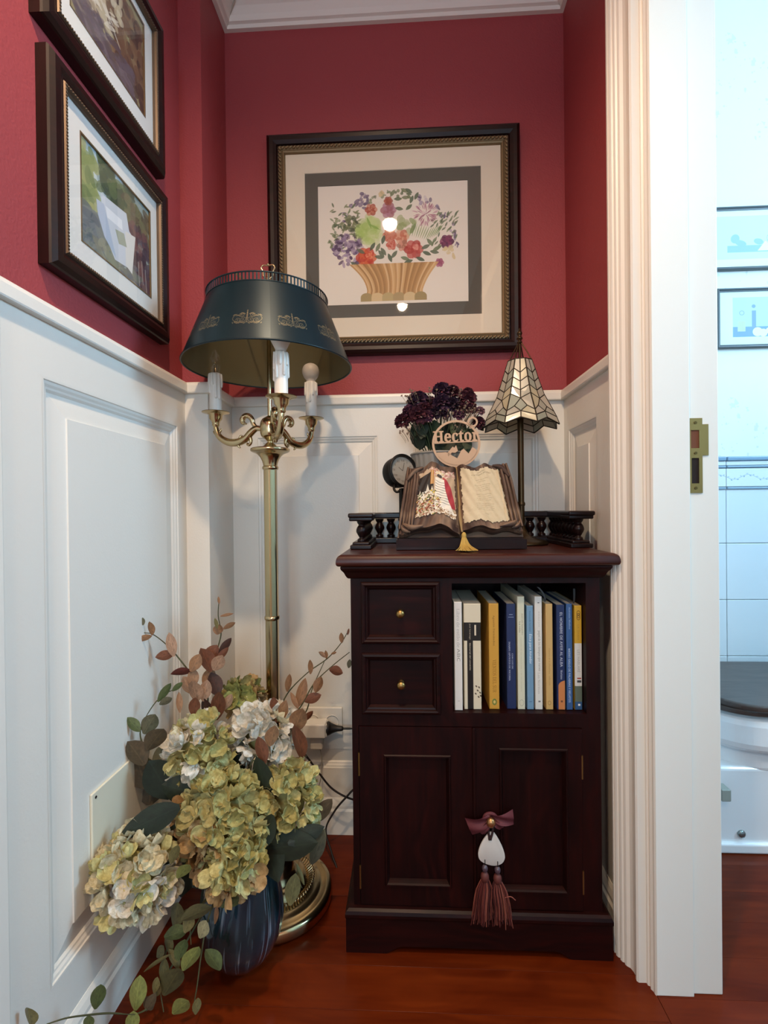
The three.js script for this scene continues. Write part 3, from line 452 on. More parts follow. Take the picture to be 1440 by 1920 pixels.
// ---------------------------------------------------------------- charm of ribbon, pendant and tassels on the door knob
{
  const kz = -CF_ + 0.0105, kx = 0.1683, ky = 0.2898, t = thing('tassel_charm', 'burgundy bow with white drop pendant and twin tassels hung on the cabinet door knob', 'tassel', [kx, ky, kz]);
  const rib = std({ color: 0x5a2026, roughness: 0.7, side: THREE.DoubleSide });
  const tail = (dx, dy, wa, wb, bulge) => grid(8, 6, (u, v) => { const w = wa + (wb - wa) * u, nx = -dy, ny = dx, l = Math.hypot(dx, dy); return [dx * u + nx / l * (v - 0.5) * w, dy * u + ny / l * (v - 0.5) * w + 0.006, 0.003 + bulge * Math.sin(u * 3) + 0.003 * Math.sin(v * 7 + u * 4)]; });
  add('bow', [tail(-0.046, -0.020, 0.016, 0.040, 0.008), tail(0.048, 0.002, 0.014, 0.032, 0.008), tail(0.026, -0.018, 0.010, 0.020, 0.006), tail(-0.02, -0.032, 0.01, 0.02, 0.006), new THREE.TorusGeometry(0.011, 0.004, 10, 24).scale(1.1, 0.9, 1).translate(0, 0.004, 0.001)], rib, t);
  add('hanging_loop', [sweep([[0.007, 0.002, 0.002], [0.004, -0.02, 0.006], [-0.001, -0.038, 0.007]], 0.0026, 8), sweep([[-0.007, 0.002, 0.002], [-0.005, -0.02, 0.006], [-0.003, -0.038, 0.007]], 0.0026, 8)], std({ color: 0x2a0f0d, roughness: 0.7 }), t);
  const s = new THREE.Shape(); s.moveTo(-0.003, -0.025); s.bezierCurveTo(-0.012, -0.032, -0.026, -0.055, -0.026, -0.071); s.bezierCurveTo(-0.026, -0.084, -0.014, -0.089, 0.001, -0.092); s.bezierCurveTo(0.014, -0.0935, 0.026, -0.089, 0.028, -0.076); s.bezierCurveTo(0.029, -0.062, 0.016, -0.038, 0.008, -0.026); s.bezierCurveTo(0.005, -0.022, 0, -0.022, -0.003, -0.025);
  const hole = new THREE.Path(); hole.absarc(0, -0.031, 0.0034, 0, Math.PI * 2); s.holes.push(hole);
  add('pendant', toCreasedNormals(extrude(s, 0.002, { bevelEnabled: true, bevelSize: 0.001, bevelThickness: 0.001, bevelSegments: 2, curveSegments: 24 }).translate(0, 0, 0.004), 0.6), std({ color: 0xcfcac2, roughness: 0.45 }), t, 'white drop pendant');
  const strand = [0x5e1f18, 0x8a4a3a, 0x44110f].map((c) => std({ color: c, roughness: 0.75 }));
  for (const x of [-0.013, 0.0135]) {
    const cordY = x < 0 ? -0.086 : -0.089;
    add('cord', sweep([[x, cordY + 0.006, 0.0075], [x, cordY - 0.004, 0.0075], [x, cordY - 0.03, 0.005]], 0.0009, 6), M.black, t);
    add('bead', new THREE.SphereGeometry(0.0072, 18, 12).scale(0.92, 1.2, 0.92).translate(x, cordY - 0.014, 0.005), phys({ color: 0x4a3a42, roughness: 0.25, clearcoat: 0.5 }), t);
    add('bead', new THREE.SphereGeometry(0.0095, 14, 12).scale(0.95, 1.25, 0.9).translate(x, cordY - 0.033, 0.004), std({ color: 0x5b2a24, roughness: 0.6 }), t);
    for (let m = 0; m < 3; m++) {
      const gs = []; for (let k = 0; k < 34; k++) { const a = rr(0, 6.28), q = Math.sqrt(rnd()), ex = Math.cos(a) * q * 0.024 + x * 0.55, ez = Math.sin(a) * q * 0.009; const L = rr(0.072, 0.098), sx = Math.cos(a) * q * 0.007; gs.push(sweep([[x + sx, cordY - 0.036, 0.004 + ez * 0.4], [x + sx * 1.6 + ex * 0.25, cordY - 0.058, 0.005 + ez * 0.6], [x + ex * 0.8, cordY - 0.036 - L * 0.6, 0.0055 + ez], [x + ex + rr(-0.003, 0.003), cordY - 0.036 - L, 0.006 + ez]], 0.0008, 4, 6)); }
      if (m === 1 && x > 0) gs.push(sweep([[x + 0.014, cordY - 0.07, 0.008], [x + 0.026, cordY - 0.066, 0.010], [x + 0.036, cordY - 0.074, 0.009]], 0.001, 5));
      const o = add('fringe', gs, strand[m], t); o.userData.kind = 'stuff';
    }
  }
}

// ---------------------------------------------------------------- brass floor lamp
{
  const LX = -0.332, LZ = 1.16, t = thing('floor_lamp', 'brass candelabra floor lamp with dark teal metal shade in the corner', 'lamp', V(LX, 0, LZ));
  const brass = M.brass;
  add('base', lathe([[0, 0.004], [0.128, 0.004], [0.136, 0.006], [0.138, 0.012], [0.137, 0.026], [0.132, 0.032], [0.122, 0.034], [0.113, 0.033], [0.108, 0.036], [0.100, 0.040], [0.092, 0.041], [0.074, 0.052], [0.072, 0.060], [0.060, 0.062], [0.050, 0.066], [0.045, 0.080], [0.043, 0.100], [0.034, 0.114], [0.022, 0.120], [0.018, 0.126], [0.022, 0.132], [0.022, 0.138], [0.0165, 0.144]], 72), brass, t);
  const bead = []; for (let k = 0; k < 72; k++) { const a = k / 72 * Math.PI * 2; bead.push(new THREE.CapsuleGeometry(0.0036, 0.018, 4, 8).rotateX(Math.PI / 2 - 0.55).translate(0, 0.0475, 0.084).rotateY(a)); }
  add('gadroon_ring', bead, brass, t);
  const flute = (r, y0, y1) => grid(64, 2, (u, v) => { const a = u * Math.PI * 2, q = r * (1 - 0.10 * Math.abs(Math.sin(a * 3))); return [Math.sin(a) * q, y0 + (y1 - y0) * v, Math.cos(a) * q]; });
  add('pole', [flute(0.0165, 0.14, 0.688), flute(0.0165, 0.692, 1.055)], brass, t);
  add('pole_ring', [lathe([[0.0145, 0.684], [0.0178, 0.686], [0.0185, 0.690], [0.0178, 0.694], [0.0145, 0.696]], 32), lathe([[0.0145, 1.049], [0.0188, 1.051], [0.0195, 1.055], [0.0188, 1.058], [0.0145, 1.060]], 32)], brass, t);
  add('flared_cap', lathe(smooth([[0.0165, 1.056], [0.018, 1.066], [0.023, 1.078], [0.032, 1.088], [0.0455, 1.094], [0.047, 1.0965], [0.0465, 1.1005], [0.036, 1.103], [0.020, 1.105], [0.013, 1.111], [0.008, 1.116]], 40), 48), brass, t);
  add('hub', lathe(smooth([[0.0065, 1.108], [0.0085, 1.116], [0.0065, 1.124], [0.012, 1.130], [0.021, 1.138], [0.0235, 1.150], [0.0235, 1.166], [0.019, 1.178], [0.010, 1.184], [0.0055, 1.187]], 40), 32).translate(0, -0.006, 0), brass, t);
  add('stem', lathe([[0.0052, 1.18], [0.0052, 1.495], [0.008, 1.497], [0.008, 1.508], [0.0045, 1.512], [0.0045, 1.530]], 20), brass, t);
  // three arms with cups and wax-dripped sleeves
  const armPts = [[0.018, 1.156], [0.036, 1.158], [0.050, 1.148], [0.064, 1.134], [0.086, 1.126], [0.112, 1.128], [0.134, 1.142], [0.143, 1.164], [0.143, 1.180]];
  const dirs = [[172, 'clear'], [57, 'frosted'], [-64, 'reflector']];
  dirs.forEach(([deg, kind], k) => {
    const a = deg / 180 * Math.PI, dx = Math.cos(a), dz = -Math.sin(a), P = ([r, y]) => new THREE.Vector3(dx * r, y ? y - 0.006 : 0, dz * r);
    const side = new THREE.Vector3(-dz, 0, dx);
    const arm = [sweep(armPts.map(P), [0.0055, 0.0075, 0.0085, 0.009, 0.0095, 0.0095, 0.0085, 0.0075, 0.0062, 0.006], 12, 48)];
    arm.push(sweep([[0.030, 1.157], [0.042, 1.168], [0.047, 1.182], [0.057, 1.190], [0.068, 1.187], [0.072, 1.177], [0.066, 1.170]].map(P), [0.004, 0.0055, 0.0065, 0.0075, 0.008, 0.007, 0.004], 10, 36));      // upper scroll
    arm.push(sweep([[0.056, 1.142], [0.050, 1.132], [0.051, 1.122], [0.057, 1.118], [0.060, 1.123]].map(P), [0.005, 0.0045, 0.004, 0.0042, 0.003], 8, 20));                                                      // lower curl
    arm.push(sweep([[0.080, 1.133], [0.077, 1.141], [0.072, 1.142]].map(P), [0.004, 0.003, 0.0015], 8, 8), sweep([[0.134, 1.148], [0.146, 1.150], [0.150, 1.156]].map(P), [0.004, 0.003, 0.0015], 8, 8), sweep([[0.138, 1.150], [0.130, 1.156], [0.128, 1.162]].map(P), [0.004, 0.003, 0.0015], 8, 8), sweep([[0.085, 1.124], [0.082, 1.115], [0.078, 1.112]].map(P), [0.004, 0.003, 0.0015], 8, 8));
    for (let q = 0; q < 9; q++) { const f = q / 8, c = P([0.061 + 0.010 * Math.cos(-1.2 + f * 4.2), 1.181 + 0.010 * Math.sin(-1.2 + f * 4.2)]); arm.push(new THREE.SphereGeometry(0.0024, 8, 6).translate(c.x + side.x * 0.005, c.y, c.z + side.z * 0.005), new THREE.SphereGeometry(0.0024, 8, 6).translate(c.x - side.x * 0.005, c.y, c.z - side.z * 0.005)); }
    const am = add('arm', arm, brass, t), c = P([0.143, 0]);
    add('cup', lathe([[0.006, 1.166], [0.0095, 1.170], [0.0085, 1.174], [0.0105, 1.180], [0.0155, 1.186], [0.0165, 1.196], [0.022, 1.1985], [0.033, 1.2015], [0.0335, 1.203], [0.022, 1.2015], [0.014, 1.2005], [0.0, 1.2005]], 36, [c.x, -0.006, c.z]), brass, am);
    const sl = []; const top = 1.293;
    sl.push(lathe([[0.0145, 1.194], [0.0145, top - 0.004], [0.0128, top], [0.010, top - 0.002], [0.0, top - 0.002]], 32, [c.x, 0, c.z]));
    for (let q = 0; q < 11; q++) { const b = q / 11 * 6.283 + k, l = rr(0.02, 0.062), r = 0.0148; sl.push(sweep([[c.x + Math.cos(b) * r, top - 0.002, c.z + Math.sin(b) * r], [c.x + Math.cos(b) * (r + 0.0006), top - l * 0.5, c.z + Math.sin(b) * (r + 0.0006)], [c.x + Math.cos(b) * r, top - l, c.z + Math.sin(b) * r]], [0.0022, 0.0024, 0.0034], 8, 8), new THREE.SphereGeometry(0.0036, 8, 6).scale(1, 1.4, 1).translate(c.x + Math.cos(b) * r, top - l, c.z + Math.sin(b) * r)); }
    add('candle_sleeve', sl, M.plastic, t);
    const off = [c.x, top, c.z];
    if (kind === 'clear') {
      const b = add('bulb', lathe(smooth([[0.008, -0.004], [0.011, 0.004], [0.0155, 0.020], [0.0150, 0.032], [0.010, 0.046], [0.004, 0.056], [0.0008, 0.060]], 28), 24, off), M.glass, t, 'clear candle bulb');
      add('filament', [sweep([[c.x - 0.003, top, c.z], [c.x - 0.002, top + 0.024, c.z], [c.x, top + 0.028, c.z], [c.x + 0.002, top + 0.024, c.z], [c.x + 0.003, top, c.z]], 0.0008, 6), lathe([[0.0045, -0.003], [0.004, 0.012], [0, 0.016]], 12, off)], M.brass, b);
    } else if (kind === 'frosted') add('bulb', lathe(smooth([[0.0115, -0.003], [0.012, 0.004], [0.019, 0.014], [0.0225, 0.027], [0.019, 0.041], [0.010, 0.048], [0.0005, 0.0495]], 30), 28, off), phys({ color: 0xded6cc, roughness: 0.45, transmission: 0.3, thickness: 0 }), t, 'frosted globe bulb');
    else add('bulb', lathe(smooth([[0.0115, -0.003], [0.012, 0.004], [0.0145, 0.010], [0.024, 0.030], [0.0245, 0.036], [0.016, 0.041], [0.0005, 0.042]], 30), 28, off), phys({ color: 0xe6e2dc, roughness: 0.35 }), t, 'white cone-shaped reflector bulb');
  });
  // shade: a tin cone with a pierced gallery, stencilled in gold
  const SY0 = 1.299, SY1 = 1.444, R0 = 0.199, R1 = 0.1425, map = canvasTex(2048, 512, (g, W, H) => {
    g.fillStyle = '#10272f'; g.fillRect(0, 0, W, H); g.strokeStyle = g.fillStyle = 'rgba(150,128,92,0.62)'; g.lineWidth = 2.4;
    for (let k = 0; k < 12; k++) {
      g.save(); g.translate((k + 0.5) * W / 12, H * 0.655); g.scale(1.12, 1.75);
      for (const s of [-1, 1]) {
        g.save(); g.scale(s, 1);
        for (const [x, y, r] of [[14, 8, 11], [32, 12, 10], [20, -14, 9]]) { g.beginPath(); g.arc(x, y, r, 0.5, 5.2); g.stroke(); g.beginPath(); g.arc(x + 2, y, r * 0.45, 1, 6); g.stroke(); }
        for (let q = 0; q < 7; q++) { g.beginPath(); g.ellipse(10 + q * 6, -20 - 4 * Math.sin(q * 1.4) + q * 1.5, 6, 2.3, -0.7 + q * 0.25, 0, 7); g.fill(); g.beginPath(); g.ellipse(8 + q * 6.5, 24 + 3 * Math.cos(q * 1.8), 4.6, 1.9, 0.6 - q * 0.3, 0, 7); g.fill(); }
        g.beginPath(); g.moveTo(0, 20); g.quadraticCurveTo(22, 30, 46, 12); g.quadraticCurveTo(54, 0, 44, -10); g.stroke(); g.restore();
      }
      g.beginPath(); g.moveTo(0, 24); g.lineTo(0, -30); g.stroke(); for (let q = 0; q < 4; q++) { g.beginPath(); g.ellipse(0, -34 + q * 11, 2.6, 5.5, 0, 0, 7); g.fill(); }
      g.restore();
    }
  });
  const gapTop = SY1, cone = (ra, rb, ya, yb) => grid(96, 8, (u, v) => { const a = u * Math.PI * 2 + 0.297, r = ra + (rb - ra) * v; return [Math.sin(a) * r, ya + (yb - ya) * v, Math.cos(a) * r]; });
  const sh = add('lamp_shade', cone(R0, R1, SY0, SY1), std({ map, roughness: 0.36, metalness: 0.35, side: THREE.DoubleSide }), t, 'dark teal tin shade with gold stencilled scrolls');
  add('shade_lining', cone(R0 - 0.0012, R1 - 0.0012, SY0 + 0.0005, SY1), std({ color: 0x6b6243, roughness: 0.5, metalness: 0.3, side: THREE.DoubleSide }), sh);
  add('shade_rim', new THREE.TorusGeometry(R0, 0.0022, 8, 96).rotateX(Math.PI / 2).translate(0, SY0, 0), std({ color: 0x14262b, roughness: 0.4, metalness: 0.4 }), sh);
  const bars = []; for (let k = 0; k < 110; k++) { const a = k / 110 * Math.PI * 2; bars.push(plate(0.0034, 0.018, 0.001, 0, SY1 + 0.009, R1).rotateY(a)); }
  bars.push(new THREE.TorusGeometry(R1, 0.0018, 8, 96).rotateX(Math.PI / 2).translate(0, SY1 + 0.0185, 0), new THREE.TorusGeometry(R1, 0.0016, 8, 96).rotateX(Math.PI / 2).translate(0, SY1, 0));
  add('gallery', bars, std({ color: 0x1a2e33, roughness: 0.4, metalness: 0.4 }), sh);
  const sp = []; for (let k = 0; k < 3; k++) sp.push(new THREE.CylinderGeometry(0.0018, 0.0018, R1, 8).rotateZ(Math.PI / 2).translate(R1 / 2, 0, 0).rotateY(k * 2.094 + 0.3).translate(0, SY1 + 0.018, 0));
  add('spider', sp, brass, sh);
  add('finial', [sweep([[-0.003, 1.514, 0], [-0.011, 1.520, 0], [-0.0125, 1.532, 0], [-0.0165, 1.541, 0], [-0.012, 1.547, 0], [0, 1.546, 0], [0.012, 1.547, 0], [0.0165, 1.541, 0], [0.0125, 1.532, 0], [0.011, 1.520, 0], [0.003, 1.514, 0]], 0.002, 8, 56), new THREE.SphereGeometry(0.0035, 10, 8).translate(0, 1.548, 0), lathe([[0, 1.508], [0.006, 1.51], [0.007, 1.514], [0.003, 1.518], [0, 1.518]], 16)], brass, t);
}
// ---------------------------------------------------------------- leaded-glass table lamp on the cabinet
{
  const t = thing('table_lamp', 'small table lamp with pale leaded-glass shade on the cabinet top', 'lamp', V(0.298, CT, 1.28), 0.18);
  const bronze = std({ color: 0x4b3a26, roughness: 0.35, metalness: 0.85 });
  const lead = std({ color: 0x2a241c, roughness: 0.45, metalness: 0.7 });
  add('base', lathe([[0, 0], [0.066, 0], [0.068, 0.004], [0.062, 0.010], [0.045, 0.014], [0.028, 0.020], [0.018, 0.030], [0.012, 0.040], [0.009, 0.05]], 40), bronze, t);
  add('pole', [lathe([[0.0085, 0.045], [0.0085, 0.10], [0.0105, 0.103], [0.0105, 0.108], [0.0080, 0.112], [0.0080, 0.36], [0.004, 0.365], [0.003, 0.53]], 24)], bronze, t);
  // shade surface: 8 sides, ring radii r(y) with a scalloped hem
  const S = 8, Y = [0.478, 0.452, 0.428, 0.404, 0.382, 0.350, 0.330, 0.314], Rr = [0.0315, 0.040, 0.0475, 0.0555, 0.063, 0.078, 0.0905, 0.0963];
  const radius = (y) => { for (let i = 0; i < Y.length - 1; i++) if (y >= Y[i + 1]) return Rr[i + 1] + (Rr[i] - Rr[i + 1]) * (y - Y[i + 1]) / (Y[i] - Y[i + 1]); return Rr[7] + (Y[7] - y) * 0.37; };
  const P = (s, y) => {                                              // s in facets, flat between corners
    const i = Math.floor(s + 1e-6), f = s - i, r = radius(y), A = (k) => [Math.sin(k / S * 6.28319) * r, Math.cos(k / S * 6.28319) * r], a = A(i), b = A(i + 1);
    return new THREE.Vector3(a[0] + (b[0] - a[0]) * f, y, a[1] + (b[1] - a[1]) * f);
  };
  const sh = add('lamp_shade', [new THREE.TorusGeometry(0.0305, 0.0022, 8, 8).rotateX(Math.PI / 2).rotateY(Math.PI / 8 * 0 + Math.PI / 2).translate(0, 0.478, 0)], lead, t, 'leaded-glass shade of cream herringbone panes');
  const tones = [0xcbc3b2, 0xc0b9a8, 0xb9b5a4, 0xcfc5a6, 0xb2b4a2].map((c) => phys({ color: c, roughness: 0.2, transmission: 0.3, thickness: 0, side: THREE.DoubleSide }));
  const lines = [], key = new Set();
  const edge = (a, b) => { const k = [a, b].map((p) => p.toArray().map((v) => v.toFixed(4)).join()).sort().join('|'); if (key.has(k)) return; key.add(k); const d = b.clone().sub(a), g = new THREE.CylinderGeometry(0.0019, 0.0019, d.length(), 6); lines.push(turned(g, new THREE.Quaternion().setFromUnitVectors(UP, d.normalize()), a.clone().add(b).multiplyScalar(0.5))); };
  let n = 0;
  const pane = (pts) => {
    const q = pts.map(([s, y]) => P(s, y)), pos = []; const c = q.reduce((a, b) => a.clone().add(b), new THREE.Vector3()).multiplyScalar(1 / q.length), out = new THREE.Vector3(c.x, 0.02, c.z).normalize().multiplyScalar(0.0011);
    for (let i = 0; i < q.length; i++) { const a = q[i], b = q[(i + 1) % q.length]; pos.push(...c.clone().add(out).toArray(), ...a.clone().add(out).toArray(), ...b.clone().add(out).toArray(), ...c.clone().sub(out).toArray(), ...b.clone().sub(out).toArray(), ...a.clone().sub(out).toArray()); edge(a, b); }
    const g = new THREE.BufferGeometry(); g.setAttribute('position', new THREE.Float32BufferAttribute(pos, 3)); g.computeVertexNormals();
    add('glass_pane', clean(g), tones[(n++ * 7 + (n >> 2)) % 5], sh);
  };
  const dy = 0.013;                                                  // how far the herringbone dips toward the middle of a facet
  for (let i = 0; i < S; i++) {
    const L = i, C = i + 0.5, Rt = i + 0.9999;
    pane([[L, 0.478], [C, 0.478], [C, 0.452 - dy], [L, 0.452]]); pane([[C, 0.478], [Rt, 0.478], [Rt, 0.452], [C, 0.452 - dy]]);
    for (let k = 1; k < 4; k++) { pane([[L, Y[k]], [C, Y[k] - dy], [C, Y[k + 1] - dy], [L, Y[k + 1]]]); pane([[C, Y[k] - dy], [Rt, Y[k]], [Rt, Y[k + 1]], [C, Y[k + 1] - dy]]); }
    pane([[L, 0.382], [C, 0.369], [i + 0.25, 0.348], [L, 0.336]]); pane([[Rt, 0.382], [C, 0.369], [i + 0.75, 0.348], [Rt, 0.336]]);
    pane([[C, 0.369], [i + 0.75, 0.348], [C, 0.334], [i + 0.25, 0.348]]);
    pane([[L, 0.336], [i + 0.25, 0.348], [C, 0.334], [L, 0.322]]); pane([[Rt, 0.336], [i + 0.75, 0.348], [C, 0.334], [Rt, 0.322]]);
    pane([[L, 0.322], [C, 0.334], [C, 0.318], [L, 0.304]]); pane([[Rt, 0.322], [C, 0.334], [C, 0.318], [Rt, 0.304]]);
  }
  add('lead_came', lines, lead, sh);
  add('shade_holder', [0, 1, 2, 3].map((k) => { const a = k * 1.5708 + 0.78, c = Math.sin(a), s = Math.cos(a); return sweep([[c * 0.031, 0.478, s * 0.031], [c * 0.019, 0.502, s * 0.019], [c * 0.004, 0.527, s * 0.004]], 0.0016, 6, 12); }), bronze, t);
  add('finial', lathe(smooth([[0.003, 0.524], [0.007, 0.528], [0.004, 0.533], [0.008, 0.538], [0.0045, 0.545], [0.007, 0.552], [0.003, 0.560], [0.0005, 0.566]], 30), 20), bronze, t);
  const bl = add('bulb', lathe(smooth([[0.009, 0.34], [0.012, 0.345], [0.017, 0.362], [0.018, 0.376], [0.013, 0.39], [0.0005, 0.398]], 24), 20), std({ color: 0xf6efe2, roughness: 0.4 }), t);
}
// ---------------------------------------------------------------- framed pictures
function picture(name, label, pos, rotY, tilt) {
  const t = thing(name, label, 'picture', pos, rotY); t.rotation.order = 'YXZ'; t.rotation.x = tilt;
  return t;
}
const giltRope = (W, H, d, h, r, twist) => {                         // beads of a rope moulding along a rectangle
  const gs = [], put = (x, y, a) => gs.push(new THREE.SphereGeometry(r, 7, 5).scale(1.25, 0.55, 0.75).rotateZ(a + 0.7).translate(x, y, h));
  const w = W / 2 - d, k = H / 2 - d;
  for (let x = -w; x <= w; x += twist) { put(x, k, 0); put(x, -k, 0); }
  for (let y = -k; y <= k; y += twist) { put(w, y, 1.57); put(-w, y, 1.57); }
  return gs;
};
{
  const W = 0.729, H = 0.640, t = picture('framed_print', 'large framed print of a basket of flowers on the red back wall', V(-0.034, 1.7235, ZB + PL - 0.004), 0, 0.012);
  add('frame', metres(ring(W, H, [[0, 0], [0, 0.022], [0.003, 0.027], [0.010, 0.031], [0.020, 0.030], [0.029, 0.025], [0.031, 0.020], [0.0335, 0.020]])), M.frameWood, t);
  add('gilt_moulding', [ring(W, H, [[0.033, 0.0195], [0.034, 0.023], [0.040, 0.0235], [0.044, 0.0205], [0.0475, 0.0225], [0.051, 0.0205], [0.0535, 0.014]]), ...giltRope(W, H, 0.0385, 0.0235, 0.0056, 0.0110)], M.gilt, t);
  add('mat', ring(W, H, [[0.053, 0.0140], [0.1085, 0.0140], [0.1095, 0.0125]]), std({ color: 0xd8cdb8, roughness: 0.9 }), t, 'cream outer mat');
  add('inner_mat', ring(W, H, [[0.109, 0.0125], [0.1465, 0.0125], [0.1475, 0.011]]), std({ color: 0x55534a, roughness: 0.9 }), t, 'grey-green inner mat');
  const pw = W - 0.29, ph = H - 0.29;
  const art = canvasTex(1400, Math.round(1400 * ph / pw), (g, w, h) => {
    g.fillStyle = '#dcd5c8'; g.fillRect(0, 0, w, h);
    const U = w / 1440, X = (x) => (x - 30) * U * 1440 / 1395, Yv = (y) => (y - 40) / 1120 * h;
    const blob = (x, y, a, b, rot, c, al = 0.8) => { g.globalAlpha = al; g.fillStyle = c; g.beginPath(); g.ellipse(X(x), Yv(y), a * U, b * U, rot, 0, 7); g.fill(); g.globalAlpha = 1; };
    const pick = (a) => a[Math.floor(rnd() * a.length)];
    const cluster = (x, y, r, n, cols, sz) => { for (let k = 0; k < n; k++) { const a = rr(0, 6.28), q = Math.sqrt(rnd()) * r; blob(x + Math.cos(a) * q, y + Math.sin(a) * q, rr(0.6, 1.2) * sz, rr(0.35, 0.8) * sz, rr(0, 3), pick(cols), rr(0.5, 0.9)); } };
    const leaf = (x, y, l, ww, rot, c, al = 0.85) => { g.save(); g.translate(X(x), Yv(y)); g.rotate(rot); g.globalAlpha = al; g.fillStyle = c; g.beginPath(); g.moveTo(-l * U, 0); g.quadraticCurveTo(0, -ww * U, l * U, 0); g.quadraticCurveTo(0, ww * U, -l * U, 0); g.fill(); g.restore(); };
    const bell = (x, y, r, c, c2) => { for (let k = 0; k < 6; k++) { const a = k * 1.047; blob(x + Math.cos(a) * r * 0.5, y + Math.sin(a) * r * 0.5, r * 0.6, r * 0.5, a, k % 2 ? c : c2, 0.75); } cluster(x, y, r * 0.8, 16, [c, c2], r * 0.22); };
    const greens = ['#6f7a58', '#59684c', '#7f8a68', '#4f6049'], mauves = ['#8a7d90', '#6c6076', '#a79bab', '#574c66'];
    for (let k = 0; k < 30; k++) { const a = Math.PI * (1 - k / 29); const x = 735 - 590 * Math.cos(Math.PI - a), y = 640 - 500 * Math.sin(a); cluster(x + rr(-24, 24), y + rr(-20, 30), 26, 3, k > 17 ? mauves : k > 10 ? greens : k > 5 ? mauves : greens, 20); }
    for (let k = 0; k < 80; k++) leaf(rr(160, 420), rr(220, 680), 26, 17, rr(-1.4, 1.2), pick(greens), 0.8);
    for (let k = 0; k < 60; k++) leaf(rr(1090, 1330), rr(330, 660), 27, 16, rr(-1.3, -0.4), pick(greens), 0.75);
    cluster(440, 190, 80, 12, mauves, 26); cluster(320, 640, 150, 90, ['#8d7c98', '#5d4a6c', '#3d2b48', '#a596a8'], 28); cluster(330, 400, 70, 20, ['#5e6647', '#3f4a33', '#79805d'], 30);
    for (let k = 0; k < 50; k++) { const a = rr(0, 6.28), q = Math.sqrt(rnd()); blob(520 + Math.cos(a) * q * 110, 470 + Math.sin(a) * q * 120, 50, 36, rr(0, 3), pick(['#a9c16a', '#93b35a', '#b9c98b', '#9fba66']), 0.3); } leaf(510, 400, 60, 24, 1.2, '#6f9a3e', 0.6); leaf(560, 440, 60, 22, 0.5, '#6f9a3e', 0.6);
    bell(530, 280, 55, '#9c4a3a', '#c0836a'); bell(690, 290, 70, '#99606a', '#a8788a'); bell(690, 205, 40, '#a0553f', '#8c4335'); cluster(630, 140, 30, 5, ['#cdb88c'], 24);
    for (const [x, y, r] of [[780, 190, 0], [790, 280, 0.2], [880, 270, -0.7], [850, 180, 0], [905, 200, -1.2], [950, 170, -1.1], [730, 135, -1], [840, 115, 0.5], [880, 120, 0.6]]) leaf(x, y, 40, 34, r, pick(greens));
    for (let k = 0; k < 90; k++) { const a = rr(0, 6.28), q = Math.sqrt(rnd()); leaf(1030 + Math.cos(a) * q * 110, 340 + Math.sin(a) * q * 95, 26, 8, a, pick(['#b98d98', '#a4707f', '#c9a6ac', '#8f5a6a']), 0.8); }
    cluster(1040, 195, 22, 3, ['#c3b8bb'], 22); cluster(850, 430, 80, 12, ['#8d9b68', '#76865a', '#a5ae84'], 44);
    for (let k = 0; k < 14; k++) leaf(900 + k * 20, 520 - Math.abs(k - 8) * 6, 70, 10, -1.2 + (k - 5) * 0.03, pick(['#7f9a5c', '#6e8c52', '#a0b57e']), 0.7);
    bell(700, 520, 62, '#c07f68', '#b5654d'); bell(810, 540, 66, '#b96b52', '#d0a184'); bell(715, 610, 48, '#b14b3c', '#c98775'); bell(820, 620, 52, '#9b6a55', '#c98f7b');
    bell(480, 720, 92, '#b3392a', '#c65f38'); bell(510, 700, 36, '#d98f6a', '#c9573d'); bell(920, 660, 84, '#a03a34', '#b6564c'); bell(940, 640, 30, '#d79c8c', '#c8786c'); bell(1225, 600, 62, '#7d3a5b', '#5b2a4b'); cluster(1245, 700, 60, 10, ['#cdbd93'], 26); bell(1155, 790, 40, '#8c4560', '#a26078');
    for (const [x, y, r] of [[540, 620, -1], [590, 630, -1.1], [600, 720, 0.2], [640, 560, -1.3], [700, 730, 1.2], [740, 700, -0.9], [840, 740, 0.3], [870, 770, -0.3], [980, 750, 0.4], [1030, 640, -0.4], [1040, 700, 0.4], [1070, 600, 0.9], [1110, 690, 0.2], [1130, 660, -0.5], [620, 690, 0.9], [640, 670, 1], [430, 660, 0.5], [370, 780, 0.6]]) leaf(x, y, 46, 36, r, pick(['#566450', '#465944', '#667455']));
    // the basket
    const by = 780, bb = 1080, edgeX = (s, v) => 735 + s * (415 - 145 * Math.min(1, v * 1.15) - 60 * Math.sin(Math.min(1, v) * 3.1) * 0.6);
    for (let k = 0; k < 40; k++) {
      const f0 = k / 40 * 2 - 1, f1 = (k + 1) / 40 * 2 - 1; g.fillStyle = ['#b58d5b', '#c59f6c', '#a67f4f', '#cfae80', '#9c7648'][(k * 3 + (k >> 2)) % 5]; g.globalAlpha = 0.95; g.beginPath();
      for (let q = 0; q <= 12; q++) g.lineTo(X(735 + (edgeX(1, q / 12) - 735) * f0 + 12 * Math.sin(q / 4)), Yv(by + (bb - by) * q / 12)); for (let q = 12; q >= 0; q--) g.lineTo(X(735 + (edgeX(1, q / 12) - 735) * f1 + 1 + 12 * Math.sin(q / 4)), Yv(by + (bb - by) * q / 12)); g.fill();
    }
    g.globalAlpha = 1; for (let k = 0; k < 6; k++) { g.fillStyle = ['#a08e62', '#cdb68a', '#b2a072', '#a8946a', '#c9b489', '#9c8a60'][k]; g.beginPath(); g.ellipse(X(480 + k * 100), Yv(1090), 58 * U, 42 * U, 0, Math.PI, 0); g.lineTo(X(480 + k * 100) + 58 * U, Yv(1128)); g.lineTo(X(480 + k * 100) - 58 * U, Yv(1128)); g.fill(); }
  });
  add('print', new THREE.PlaneGeometry(pw, ph).translate(0, 0, 0.0112), std({ map: art, roughness: 0.95 }), t);
